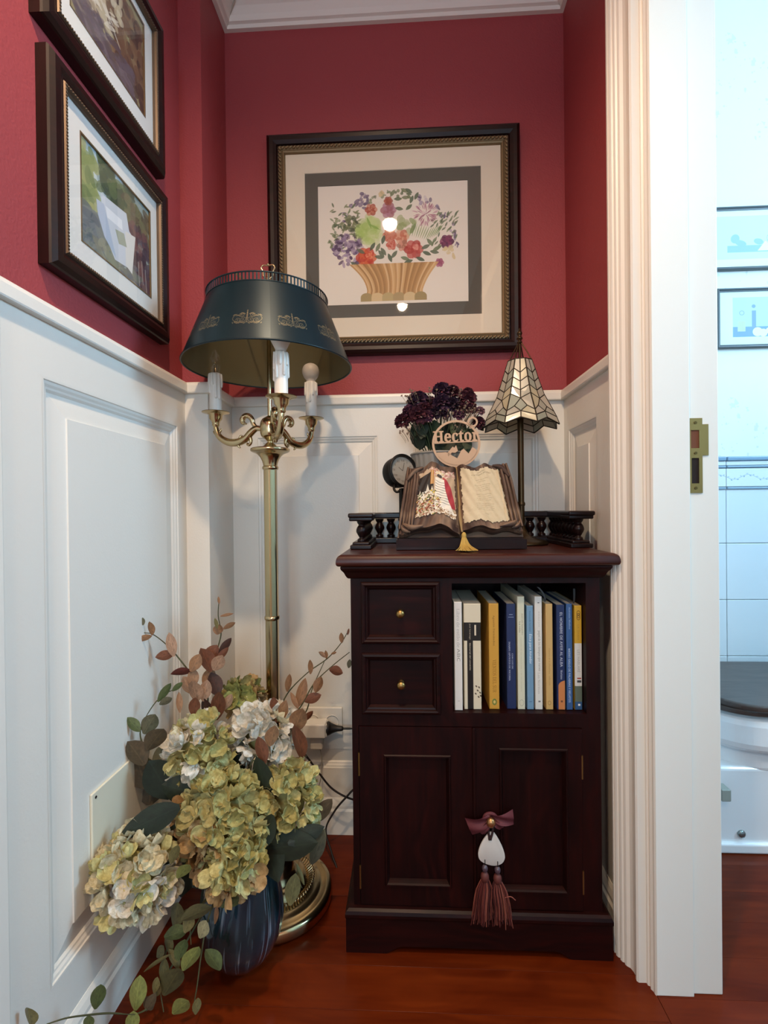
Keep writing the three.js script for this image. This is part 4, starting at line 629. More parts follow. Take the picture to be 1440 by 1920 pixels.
  add('backing', plate(W - 0.01, H - 0.01, 0.009, 0, 0, 0.0046), std({ color: 0x8a7a62, roughness: 0.9 }), t);
  add('glass', new THREE.PlaneGeometry(W - 0.106, H - 0.106).translate(0, 0, 0.0162), M.glass, t);
}
const landscape = (house) => (g, w, h) => {
  const pick = (a) => a[Math.floor(rnd() * a.length)], dab = (x0, x1, y0, y1, n, cols, a, b, al = 0.7) => { for (let k = 0; k < n; k++) { g.globalAlpha = al; g.fillStyle = pick(cols); g.beginPath(); g.ellipse(rr(x0, x1) * w, rr(y0, y1) * h, rr(0.5, 1.3) * a * w, rr(0.5, 1.3) * b * w, rr(-0.8, 0.8), 0, 7); g.fill(); } g.globalAlpha = 1; };
  if (house) {
    g.fillStyle = '#8d9a94'; g.fillRect(0, 0, w, h); dab(0, 0.5, 0, 0.4, 60, ['#a9bcc4', '#8aa0a8', '#b9c6c4'], 0.08, 0.04); dab(0, 0.2, 0.05, 0.6, 60, ['#87905a', '#a0a066', '#6c7a4c'], 0.05, 0.06);
    dab(0.25, 0.7, 0.02, 0.36, 70, ['#33412f', '#465338', '#5f6a44', '#2a352a'], 0.07, 0.05); dab(0.6, 1, 0.1, 0.4, 60, ['#6d6a4a', '#574a3a', '#7a6a4c'], 0.07, 0.05); dab(0.66, 1, 0.35, 0.98, 110, ['#54353a', '#6b4444', '#3d2a33', '#7a5a52', '#4a3c48'], 0.05, 0.05);
    dab(0, 0.35, 0.62, 1, 60, ['#5e6a70', '#4c5860', '#6d7570'], 0.1, 0.04); dab(0.2, 0.8, 0.8, 1, 50, ['#6a6e62', '#888a72', '#5a6068'], 0.1, 0.03);
    const q = (c, ...p) => { g.fillStyle = c; g.beginPath(); p.forEach(([x, y], i) => (i ? g.lineTo(x * w, y * h) : g.moveTo(x * w, y * h))); g.fill(); };
    q('#c3c8ce', [0.26, 0.36], [0.62, 0.30], [0.66, 0.46], [0.74, 0.5], [0.7, 0.86], [0.44, 0.9], [0.3, 0.72]); q('#aab6c6', [0.2, 0.46], [0.3, 0.44], [0.46, 0.88], [0.3, 0.76], [0.22, 0.6]); q('#dcdee0', [0.32, 0.44], [0.55, 0.42], [0.56, 0.52], [0.34, 0.54]); q('#d3d0c8', [0.6, 0.5], [0.76, 0.46], [0.7, 0.9], [0.6, 0.86]); q('#9aa08e', [0.45, 0.58], [0.58, 0.54], [0.62, 0.66], [0.5, 0.7]);
    g.strokeStyle = '#b0a498'; g.lineWidth = 5; for (const [x, y] of [[0.8, 0.7], [0.86, 0.66], [0.92, 0.72]]) { g.beginPath(); g.moveTo(x * w, y * h); g.lineTo((x + 0.02) * w, (y + 0.26) * h); g.stroke(); }
  } else {
    g.fillStyle = '#8f8560'; g.fillRect(0, 0, w, h); dab(0, 0.6, 0, 0.4, 90, ['#a39a70', '#b5ab84', '#8d8a5a', '#7c7a52'], 0.08, 0.05); dab(0, 0.5, 0.4, 0.75, 80, ['#b8a98c', '#a3927a', '#8d7d66'], 0.1, 0.03); dab(0.5, 1, 0.1, 1, 150, ['#4f3428', '#63452f', '#3a261f', '#75583c'], 0.06, 0.06);
    dab(0.1, 0.8, 0.7, 1, 110, ['#5d5058', '#4a3f48', '#6f6064', '#574a4a'], 0.09, 0.03); dab(0.5, 0.66, 0.1, 0.5, 14, ['#c9bfa4', '#b9ab8a'], 0.03, 0.06); dab(0.2, 0.6, 0.45, 0.62, 16, ['#d0c7b4'], 0.09, 0.015);
  }
};
function leftPicture(label, Zc, yc, W, H, a, b, house) {
  const t = picture('framed_painting', label, V(XL - PL, yc, Zc), Math.PI / 2, 0.0);
  add('frame', metres(ring(W, H, [[0, 0], [0, 0.0185], [0.002, 0.022], [0.009, 0.0275], [0.020, 0.0285], [0.028, 0.0245], [0.030, 0.025], [0.0325, 0.023]])), M.frameWood, t);
  add('gilt_moulding', [ring(W, H, [[0.032, 0.023], [0.034, 0.026], [0.038, 0.0255], [0.040, 0.021], [0.0405, 0.016]]), ...giltRope(W, H, 0.0362, 0.0258, 0.0026, 0.0056)], std({ color: 0x5f4d3c, roughness: 0.45, metalness: 0.5 }), t);
  add('mat', extrude(holed(rect(-W / 2 + 0.038, W / 2 - 0.038, -H / 2 + 0.038, H / 2 - 0.038), [rect(a[0], a[1], b[0], b[1])]), 0.002).translate(0, 0, 0.013), std({ color: 0xd9d8d2, roughness: 0.9 }), t);
  const lip = add('gilt_fillet', ring(a[1] - a[0], b[1] - b[0], [[-0.001, 0.0149], [-0.001, 0.0158], [0.0018, 0.0158], [0.0022, 0.0135]]).translate((a[0] + a[1]) / 2, (b[0] + b[1]) / 2, 0), M.gilt, t);
  add('painting', plate(a[1] - a[0], b[1] - b[0], 0.002, (a[0] + a[1]) / 2, (b[0] + b[1]) / 2, 0.0115), [M.black, M.black, M.black, M.black, std({ map: canvasTex(700, Math.round(700 * (b[1] - b[0]) / (a[1] - a[0])), landscape(house)), roughness: 0.8 }), M.black], t);
  add('backing', plate(W - 0.01, H - 0.01, 0.008, 0, 0, 0.0045), std({ color: 0x8a7a62, roughness: 0.9 }), t);
  add('glass', new THREE.PlaneGeometry(W - 0.078, H - 0.078).translate(0, 0, 0.0185), M.glass, t);
}
leftPicture('framed painting of a white house, the lower of two on the left wall', 0.944, 1.530, 0.386, 0.354, [-0.1085, 0.125], [-0.0945, 0.1005], true);
leftPicture('framed brown woodland painting, the upper of two on the left wall', 0.933, 1.919, 0.388, 0.352, [-0.119, 0.121], [-0.088, 0.118], false);

// ---------------------------------------------------------------- carved open book on the cabinet
{
  const t = thing('book_sculpture', 'rustic carved open book with a religious picture and a printed page', 'ornament', V(0.123, CT, 1.13));
  const base = phys({ map: woodTex(0x140807, 0x2c1410, 18, 90, [3, 3]), roughness: 0.42, specularIntensity: 0.3, clearcoat: 0.08 });
  add('base', [plate(0.300, 0.022, 0.13, 0, 0.0125, -0.055), plate(0.288, 0.004, 0.118, 0, 0.025, -0.055)].map((g) => metres(g)), base, t);
  const bark = dataTex(512, 512, (u, v) => { const w = fbm(u, v, 3, 3, 3, 51) * 0.12, a = fbm((u + w) % 1, v, 26, 3, 4, 61), b = fbm(u, v, 9, 9, 4, 71); const k = Math.min(1, Math.max(0, a * 2.0 - 0.62)); return mixc(mixc(hex(0x34211a), hex(0x8d715a), k), hex(0xb39a7c), Math.max(0, b - 0.5) * 1.2); });
  const barkM = std({ map: bark, roughness: 0.7, bumpMap: bark, bumpScale: 0.0012 });
  const g = new THREE.Group(); g.name = numbered('open_book'); g.position.set(0, 0.027, -0.012); g.rotation.x = -0.42; t.add(g);
  const H = 0.178, wave = (s, u) => 0.0045 * Math.sin(u * 7 + s) + 0.003 * Math.sin(u * 15 + s * 3);
  const outer = (v) => 0.142 - 0.023 * v;                            // half-width, wider at the foot
  const hgt = (u) => 0.010 + 0.030 * Math.pow(Math.sin(Math.PI * Math.min(1, Math.pow(u, 0.62) * 0.93)), 0.8) + (u > 0.75 ? 0.004 * Math.sin(u * 90) : 0);
  for (const s of [-1, 1]) {
    const side = (u, v) => { const y0 = 0.004 + wave(s, u) + 0.010 * Math.sin(u * 3.1), y1 = H + wave(s * 2, u) - 0.006 * Math.abs(Math.sin(u * 6)); return [s * outer(v) * u, y0 + (y1 - y0) * v, hgt(u) + 0.0012 * Math.sin(v * 23 + u * 40)]; };
    const N = 48, gs = [grid(N, 24, side)];
    for (const v of [0, 1]) gs.push(grid(N, 3, (u, q) => { const p = side(u, v); return [p[0], p[1] + (v ? 0.004 : -0.004) * Math.sin(q * 3.1), p[2] * (1 - q)]; }));
    gs.push(grid(24, 6, (q, w) => { const p = side(1, q); return [p[0] + s * (0.003 * Math.sin(w * 18) + 0.004 * Math.sin(q * 9)), p[1], p[2] * (1 - w)]; }));
    add('page_block', gs.map((q) => metres(q, 'y')).map((q) => { const uv = q.attributes.uv; for (let i = 0; i < uv.count; i++) uv.setXY(i, uv.getY(i) * 3, uv.getX(i) * 3); return q; }), barkM, g, s < 0 ? 'carved brown left page block' : 'carved brown right page block');
    // ridged rolls along the outer edge and curled corners
    const rolls = []; for (let k = 0; k < 5; k++) rolls.push(sweep([0, 0.25, 0.5, 0.75, 1].map((v) => { const p = side((s < 0 ? 0.80 : 0.855) + k * (s < 0 ? 0.05 : 0.037), 0.02 + v * 0.96); return [p[0], p[1] + 0.002 * k, p[2] + 0.001 + 0.0015 * Math.sin(v * 9 + k * 2)]; }), [0.003, 0.0042, 0.0036, 0.0044, 0.003], 8, 24));
    rolls.push(sweep([side(0.62, 0.02), side(0.80, 0.035), side(0.97, 0.16)].map((p) => [p[0], p[1], p[2] + 0.004]), [0.002, 0.0075, 0.003], 10, 20), sweep([side(0.70, 0.99), side(0.86, 0.95), side(1.0, 0.80)].map((p) => [p[0], p[1], p[2] + 0.004]), [0.002, 0.0070, 0.003], 10, 20), sweep([side(0.82, 0.0), side(0.92, 0.05), side(1.02, 0.18)].map((p) => [p[0], p[1], p[2] + 0.001]), [0.003, 0.006, 0.002], 10, 16));
    add('curled_edge', rolls.map((q) => { const uv = q.attributes.uv; for (let i = 0; i < uv.count; i++) uv.setXY(i, uv.getY(i) * 0.3, uv.getX(i) * 3); return q; }), barkM, g);
    const [ua, ub, va, vb] = s < 0 ? [0.07, 0.76, 0.17, 0.90] : [0.055, 0.82, 0.09, 0.93];
    const ragged = (k) => 0.006 * Math.sin(k * 40) + 0.005 * Math.sin(k * 91 + 1);
    const page = grid(40, 40, (u, v) => {
      let uu = ua + (ub - ua) * (s < 0 ? 1 - u : u), vv = va + (vb - va) * v;
      if (u === 0 || u === 1) uu += ragged(v) * 1.4; if (v === 0 || v === 1) vv += ragged(u) * 1.5; const p = side(uu, vv); return [p[0], p[1], p[2] + 0.0024];
    });
    const art = s > 0 ? canvasTex(640, 900, (c, w, h) => {
      c.fillStyle = '#cfc0a0'; c.fillRect(0, 0, w, h); for (let k = 0; k < 500; k++) { c.globalAlpha = 0.05; c.fillStyle = rnd() > 0.5 ? '#b19a70' : '#e6dcc2'; c.beginPath(); c.arc(rnd() * w, rnd() * h, rr(5, 40), 0, 7); c.fill(); } c.globalAlpha = 1;
      c.textAlign = 'center'; c.fillStyle = '#5a4a33'; c.font = 'italic 34px serif'; c.fillText('Oración', w / 2, 58); c.fillText('a la Virgen del Pino', w / 2, 98); c.font = '21px serif'; c.fillStyle = '#8b7b60';
      const L = ['Madre mía del Pino,', 'dulce reina,', '', 'flor de esta tierra amada,', 'tú que desde tu trono', 'velas las casas blancas', 'y el trigo y la alborada,', '', 'ampara nuestro hogar', 'y guía nuestro paso,', 'da paz a quien te llama', 'al fin de la jornada.', '', 'Cuida a los que se fueron,', 'a los niños que duermen', 'y a todos los que esperan', 'junto a tu luz dorada.', '', 'Amén'];
      L.forEach((q, i) => c.fillText(q, w / 2, 190 + i * 33));
    }) : canvasTex(640, 900, (c, w, h) => {
      const pick = (a) => a[Math.floor(rnd() * a.length)], dab = (x0, x1, y0, y1, n, cols, r) => { for (let k = 0; k < n; k++) { c.fillStyle = pick(cols); c.beginPath(); c.ellipse(rr(x0, x1) * w, rr(y0, y1) * h, rr(0.5, 1.3) * r, rr(0.5, 1.2) * r, rr(0, 3), 0, 7); c.fill(); } };
      c.fillStyle = '#b9a184'; c.fillRect(0, 0, w, h); dab(0.3, 1, 0, 0.16, 120, ['#caa19a', '#d9c0b3', '#b0756d', '#e3d5c6'], 16);
      c.fillStyle = '#241d1a'; c.fillRect(0, h * 0.1, w * 0.42, h * 0.42); c.fillStyle = '#b4803f'; c.fillRect(w * 0.33, h * 0.06, w * 0.09, h * 0.3); c.fillStyle = '#d6b98c'; c.fillRect(w * 0.36, h * 0.06, w * 0.02, h * 0.3);
      c.fillStyle = '#a8313b'; c.beginPath(); c.moveTo(w * 0.66, h * 0.14); c.quadraticCurveTo(w * 0.9, h * 0.2, w * 0.99, h * 0.8); c.lineTo(w * 0.74, h * 0.8); c.fill();
      c.fillStyle = '#e9e3d4'; c.beginPath(); c.moveTo(w * 0.46, h * 0.2); c.lineTo(w * 0.70, h * 0.2); c.quadraticCurveTo(w * 0.72, h * 0.6, w * 0.98, h * 0.93); c.lineTo(w * 0.46, h * 0.93); c.fill();
      c.strokeStyle = '#4a4741'; c.lineWidth = 10; for (let k = 0; k < 9; k++) { const y = 0.27 + k * 0.058; c.globalAlpha = 0.75; c.beginPath(); c.moveTo(w * 0.47, h * y); c.quadraticCurveTo(w * 0.58, h * (y + 0.035), w * (0.70 + k * 0.018), h * (y + 0.012)); c.stroke(); } c.globalAlpha = 1;
      c.fillStyle = '#d8cdb4'; c.beginPath(); c.ellipse(w * 0.58, h * 0.10, w * 0.12, h * 0.06, 0, 0, 7); c.fill(); c.fillStyle = '#3a3430'; c.beginPath(); c.ellipse(w * 0.57, h * 0.15, w * 0.07, h * 0.04, 0, 0, 7); c.fill(); dab(0.46, 0.7, 0.03, 0.12, 26, ['#b98c3e', '#e0c98e', '#f2ead6'], 9);
      c.fillStyle = '#d6d0bf'; for (const [x, y] of [[0.06, 0.4], [0.26, 0.34], [0.38, 0.4], [0.16, 0.48]]) { c.beginPath(); c.moveTo(w * x, h * y); c.lineTo(w * (x + 0.06), h * (y + 0.17)); c.lineTo(w * (x - 0.05), h * (y + 0.17)); c.fill(); }
      dab(0, 0.5, 0.48, 0.7, 90, ['#5d6b3a', '#e6e0cf', '#c7b04c', '#3f4a2b', '#f0ece0'], 16); dab(0, 0.62, 0.64, 1, 260, ['#d9d2c0', '#9d4a33', '#c4a955', '#d6cdb8', '#76402e', '#6b7440', '#b8a98c', '#5a3a2a'], 15); dab(0.5, 1, 0.86, 1, 90, ['#efe9dc', '#b9a284', '#8a6b4a', '#dcd2be'], 13);
    });
    add(s < 0 ? 'picture_page' : 'text_page', page, std({ map: art, roughness: s < 0 ? 0.65 : 0.75 }), g, s < 0 ? 'page with a crowned figure in a white gown among flowers' : 'cream page of printed verses');
  }
  add('spine_cord', [sweep([[0.002, H + 0.004, 0.010], [0.001, H * 0.6, 0.017], [0.002, H * 0.25, 0.019], [0.004, 0.006, 0.020]], 0.0028, 8, 40), sweep([[-0.001, H + 0.004, 0.011], [0.003, H * 0.62, 0.0175], [-0.001, H * 0.27, 0.019], [0.003, 0.006, 0.021]], 0.002, 8, 40)], std({ color: 0x9c8258, roughness: 0.8 }), g);
  add('cover_board', metres(extrude(poly([[-0.147, 0], [0.147, 0], [0.125, H - 0.004], [-0.125, H - 0.004]]), 0.008).translate(0, 0, -0.006), 'y'), barkM, g);
  add('stand_leg', [plate(0.09, 0.09, 0.012, 0, 0.05, -0.092)].map((q) => metres(q)), base, t);
  // golden tassel at the foot of the cord, lying over the base
  const gold = std({ color: 0xc2a253, roughness: 0.7 }), strands = [];
  for (let k = 0; k < 70; k++) { const a = rr(-1, 1), b = rr(0, 1); strands.push(sweep([[0.006 + a * 0.004, 0.030, 0.014 + b * 0.006], [0.007 + a * 0.010, 0.014, 0.020 + b * 0.010], [0.008 + a * 0.018, 0.004 + b * 0.004, 0.040 + b * 0.012], [0.008 + a * 0.025 + rr(-0.002, 0.002), 0.0015 + b * 0.003, 0.062 + b * 0.024 - Math.abs(a) * 0.016]], 0.0010, 4, 8)); }
  const tas = add('bookmark_tassel', strands, gold, t, 'golden tassel'); tas.userData.kind = 'stuff';
  add('tassel_knot', new THREE.SphereGeometry(0.0065, 14, 10).scale(0.9, 1.3, 0.9).translate(0.006, 0.033, 0.0155), gold, t);
}
// ---------------------------------------------------------------- laser-cut wooden name disc
{
  const font = await new FontLoader().loadAsync('fonts/droid/droid_serif_bold.typeface.json');
  const t = thing('name_disc', 'laser-cut wooden disc with a name, a small ring and mountain cut-outs', 'ornament', V(0.1235, 1.113, 1.215)), R = 0.060;
  t.rotation.x = -0.12;
  const wood = std({ color: 0xc0a184, roughness: 0.65 });
  const annulus = (r1, r0, x, y) => { const s = new THREE.Shape(); s.absarc(x, y, r1, 0, Math.PI * 2); const h = new THREE.Path(); h.absarc(x, y, r0, 0, Math.PI * 2, true); s.holes.push(h); return extrude(s, 0.003, { curveSegments: 64 }); };
  add('ring', [annulus(R, R - 0.0055, 0, 0), annulus(0.013, 0.0085, 0.042, 0.0545)], wood, t);
  const s = new THREE.Shape(); s.absarc(0, 0, R - 0.004, -2.72, -0.35, false);
  for (const [x, y] of [[0.040, -0.010], [0.030, -0.026], [0.018, -0.014], [0.012, -0.018], [0.002, -0.038], [-0.012, -0.030], [-0.018, -0.024], [-0.026, -0.022]]) s.lineTo(x, y); s.closePath();
  const peak = poly([[-0.022, -0.017], [-0.010, -0.003], [-0.006, -0.006], [-0.0015, 0.0005], [0.003, -0.014], [-0.004, -0.019], [-0.012, -0.018], [-0.022, -0.028]]);
  add('mountain_cutout', [extrude(s, 0.003, { curveSegments: 48 }), extrude(peak, 0.003).translate(0.001, -0.005, 0)], wood, t);
  const tg = new TextGeometry('Hector', { font, size: 0.0285, depth: 0.002, curveSegments: 6, bevelEnabled: true, bevelSize: 0.0007, bevelThickness: 0.0006, bevelSegments: 1 }); tg.computeBoundingBox();
  const bw = tg.boundingBox.max.x - tg.boundingBox.min.x; tg.translate(-tg.boundingBox.min.x, 0, 0).scale(0.114 / bw, 1, 1).rotateZ(0.035).translate(-0.0565, 0.003, 0.0002);
  add('lettering', [tg, plate(0.112, 0.0028, 0.003, 0, 0.0032, 0.0015).rotateZ(0.035)], wood, t);
}
// ---------------------------------------------------------------- little black drum clock behind the book
{
  const t = thing('desk_clock', 'small black drum-shaped desk clock half hidden behind the open book', 'clock', V(-0.012, 1.049, 1.245)); t.rotation.set(-0.15, 0.62, 0);
  const bl = std({ color: 0x17130f, roughness: 0.45, metalness: 0.5 });
  add('case', lathe(smooth([[0.0, -0.045], [0.030, -0.044], [0.038, -0.036], [0.0405, -0.020], [0.0405, 0.0], [0.0435, 0.003], [0.0435, 0.008], [0.039, 0.010], [0.037, 0.006], [0.036, 0.001], [0, 0.001]], 60), 44).rotateX(Math.PI / 2), bl, t);
  add('dial', new THREE.CircleGeometry(0.0365, 40).translate(0, 0, 0.002), std({ roughness: 0.5, map: canvasTex(256, 256, (g) => { g.fillStyle = '#a59d90'; g.fillRect(0, 0, 256, 256); g.fillStyle = '#5d5348'; g.font = 'bold 26px serif'; g.textAlign = 'center'; g.textBaseline = 'middle'; ['XII', 'I', 'II', 'III', 'IV', 'V', 'VI', 'VII', 'VIII', 'IX', 'X', 'XI'].forEach((n, i) => { const a = i / 12 * 6.283; g.fillText(n, 128 + Math.sin(a) * 96, 128 - Math.cos(a) * 96); }); g.lineWidth = 5; g.strokeStyle = '#2b241d'; g.beginPath(); g.moveTo(128, 128); g.lineTo(84, 100); g.moveTo(128, 128); g.lineTo(146, 52); g.stroke(); }) }), t);
  add('glass', new THREE.CircleGeometry(0.0375, 40).translate(0, 0, 0.0075), M.glass, t);
  add('foot', [sweep([[-0.020, -0.036, -0.004], [-0.026, -0.050, 0], [-0.022, -0.058, 0.006], [-0.015, -0.055, 0.008]], 0.0035, 8), sweep([[0.020, -0.036, -0.004], [0.026, -0.050, 0], [0.022, -0.058, 0.006], [0.015, -0.055, 0.008]], 0.0035, 8), plate(0.016, 0.155, 0.012, 0.022, -0.1165, -0.030)], bl, t);
}
// ---------------------------------------------------------------- pot of artificial purple flowers behind the book
const leafGeo = (L, W, fold = 0.12, curl = 0.15, n = 8) => grid(4, n, (u, v) => { const s = u * 2 - 1, w = W / 2 * Math.pow(Math.sin(Math.PI * Math.min(1, 0.03 + v * 0.97)), 0.75); return [s * w, v * L, L * curl * v * v - Math.abs(s) * w * fold * 2]; });
const leafMat = (c, tr = 0.25) => phys({ color: c, roughness: 0.65, transmission: tr, thickness: 0, map: leafVeins });
const leafVeins = dataTex(128, 256, (u, v) => { const s = Math.abs(u - 0.5) * 2, mid = s < 0.05 ? 0.14 : 0, a = Math.abs(((v * 9 - s * 1.8) % 1 + 1) % 1 - 0.5) < 0.06 ? 0.07 : 0, n = fbm(u, v, 8, 8, 3, 91) * 0.3; const k = 0.86 + mid - a + n - 0.15; return [k, k, k * 0.97]; });
leafVeins.wrapS = leafVeins.wrapT = THREE.ClampToEdgeWrapping;
{
  const pot = thing('flower_pot', 'ribbed grey-white pot behind the open book, holding the purple flowers', 'pot', V(0.085, CT, 1.292));
  add('body', grid(120, 14, (u, v) => { const a = u * 6.28319, r = (0.050 + 0.022 * v) * (1 + 0.035 * Math.abs(Math.sin(a * 14))); return [Math.sin(a) * r, 0.004 + 0.236 * v, Math.cos(a) * r]; }), std({ color: 0x8a877f, roughness: 0.4 }), pot);
  add('rim', new THREE.TorusGeometry(0.0735, 0.003, 8, 60).rotateX(Math.PI / 2).translate(0, 0.24, 0), std({ color: 0x908c83, roughness: 0.4 }), pot);
  add('soil', lathe([[0, 0.2], [0.068, 0.2]], 32), M.black, pot); add('foot', lathe([[0, 0], [0.050, 0], [0.052, 0.006], [0.048, 0.01]], 40), std({ color: 0xa7a49c, roughness: 0.4 }), pot);
  const b = thing('flower_bouquet', 'artificial bouquet of dark purple blooms with tiny beige sprigs and green leaves', 'flowers', V(0.085, CT + 0.2, 1.292));
  const O = b.position, ztex = (u, v) => at(720 + u * 0.1458, 700 + v * 0.1458, 1).toArray();
  const P = (u, v, Z) => at(720 + u * 0.1458, 700 + v * 0.1458, Z).sub(O);
  const cols = { p: 0x3a1c33, m: 0x4a1a26, u: 0x5b2f45, d: 0x2a1226, k: 0x8b5f66 };
  const petal = grid(5, 5, (u, v) => { const s = u * 2 - 1, w = 0.011 * Math.pow(Math.sin(Math.PI * (0.08 + 0.86 * v)), 0.6); return [s * w, 0.022 * v, 0.006 * v * v + 0.004 * s * s - 0.0025 * Math.sin(s * 5 + v * 4) * v]; });
  const bloom = (u, v, r, col, Z) => {
    const c = P(u, v, Z), R = r * 0.1458 / F * Z, gs = [], face = c.clone().setY(c.y + 0.02).normalize(), n = 26;
    for (let k = 0; k < n; k++) { const f = k / n, th = Math.acos(1 - 1.25 * f), ph = k * 2.4, q = new THREE.Vector3(Math.sin(th) * Math.cos(ph), Math.cos(th), Math.sin(th) * Math.sin(ph)); const g = petal.clone().scale(R / 0.024, R / 0.026, R / 0.024); g.rotateX(-0.35 + rr(-0.3, 0.3)).rotateY(rr(-0.6, 0.6)); gs.push(turned(g, new THREE.Quaternion().setFromUnitVectors(UP, q), q.clone().multiplyScalar(R * 0.28))); }
    const all = merge(gs); all.applyQuaternion(new THREE.Quaternion().setFromUnitVectors(UP, new THREE.Vector3(face.x * 0.5, 0.55, 0.75).normalize())).translate(c.x, c.y, c.z);
    add('bloom', all, std({ color: col, roughness: 0.8 }), b);
    add('stem', sweep([[rr(-0.02, 0.02), 0, rr(-0.02, 0.02)], [c.x * 0.5, c.y * 0.5, c.z * 0.5], [c.x, c.y - R * 0.2, c.z]], 0.0016, 5, 8), std({ color: 0x3d4a2c, roughness: 0.7 }), b);
  };
  for (const [u, v, r, c, Z] of [[745, 235, 105, 'p', 1.27], [880, 250, 85, 'm', 1.30], [1065, 350, 115, 'm', 1.26], [440, 370, 125, 'p', 1.25], [240, 625, 90, 'm', 1.25], [450, 545, 110, 'm', 1.22], [885, 410, 90, 'd', 1.24], [575, 560, 70, 'u', 1.225], [330, 490, 80, 'u', 1.24], [750, 400, 110, 'p', 1.235], [590, 400, 90, 'm', 1.26], [1010, 470, 80, 'm', 1.24], [1235, 490, 55, 'k', 1.24], [1215, 640, 75, 'm', 1.25], [780, 540, 60, 'u', 1.25], [1080, 250, 60, 'm', 1.30], [520, 470, 90, 'm', 1.23], [680, 510, 80, 'd', 1.23], [960, 545, 70, 'u', 1.235], [1130, 470, 60, 'm', 1.24], [380, 520, 80, 'p', 1.235], [300, 570, 70, 'm', 1.24]]) bloom(u, v, r, cols[c], Z);
  const lm = [leafMat(0x24331f, 0.1), leafMat(0x35472c, 0.1), leafMat(0x5c6a4a, 0.15)];
  for (const [u, v, L, W, a, m, Z] of [[470, 600, 300, 150, 2.6, 0, 1.235], [540, 640, 320, 150, 3.4, 0, 1.24], [420, 700, 250, 130, 2.9, 0, 1.23], [600, 620, 280, 130, 3.2, 0, 1.25], [700, 640, 260, 140, 3.0, 0, 1.24], [820, 640, 280, 160, 3.3, 0, 1.25], [950, 640, 220, 120, 2.7, 1, 1.23], [1040, 640, 220, 120, 3.6, 1, 1.23], [860, 620, 170, 70, 2.9, 2, 1.22], [900, 640, 160, 90, 2.4, 2, 1.22], [460, 680, 130, 60, 3.7, 2, 1.22], [1010, 720, 200, 130, 2.2, 1, 1.23], [540, 820, 180, 90, 2.7, 1, 1.24], [380, 640, 300, 120, 3.0, 0, 1.25], [1150, 560, 190, 90, 2.5, 0, 1.26], [640, 760, 160, 120, 3.2, 0, 1.25], [720, 800, 240, 150, 3.1, 0, 1.222], [840, 790, 260, 150, 3.3, 0, 1.222], [960, 800, 240, 150, 2.9, 0, 1.222], [1070, 790, 230, 130, 3.3, 1, 1.222], [900, 900, 220, 140, 3.0, 0, 1.224], [1040, 900, 200, 120, 3.1, 0, 1.224], [760, 900, 200, 130, 3.1, 0, 1.224], [400, 560, 260, 120, 2.8, 0, 1.21], [520, 560, 260, 120, 3.3, 0, 1.21], [640, 600, 240, 120, 2.9, 1, 1.21]]) {
    const k = 0.1458 / F * Z * 1.25, g = leafGeo(L * k, W * k, 0.1, 0.2).rotateY(rr(-0.6, 0.6)).rotateX(0.12).rotateZ(-a), p = P(u, v, Z + 0.035); add('leaf', g.translate(p.x, p.y, p.z), lm[m], b);
  }
  const tiny = [], tinyM = std({ color: 0x9a8470, roughness: 0.8 });
  for (const [u, v, n] of [[990, 480, 9], [440, 650, 8], [610, 245, 8], [270, 730, 10], [1110, 440, 12], [860, 520, 7], [390, 260, 8], [960, 240, 6], [1030, 560, 8], [500, 480, 5], [760, 540, 6], [360, 590, 7], [1170, 520, 10], [285, 350, 7], [940, 690, 6]]) for (let k = 0; k < n; k++) {
    const c = P(u + rr(-70, 70), v + rr(-60, 60), 1.226 + rr(-0.01, 0.01)); const gs = []; for (let q = 0; q < 4; q++) gs.push(petal.clone().scale(0.17, 0.19, 0.17).rotateX(-0.9).rotateY(q * 1.57));
    const m = merge(gs).rotateX(rr(0.4, 1.4)).rotateZ(rr(-0.8, 0.8)).translate(c.x, c.y, c.z); tiny.push(m, sweep([[c.x, c.y, c.z], [c.x * 0.9, c.y - 0.012, c.z - 0.01], [c.x * 0.85, c.y - 0.02, c.z - 0.03]], 0.0004, 4, 4));
  }
  const sp = add('beige_sprig', tiny, tinyM, b); sp.userData.kind = 'stuff';
}
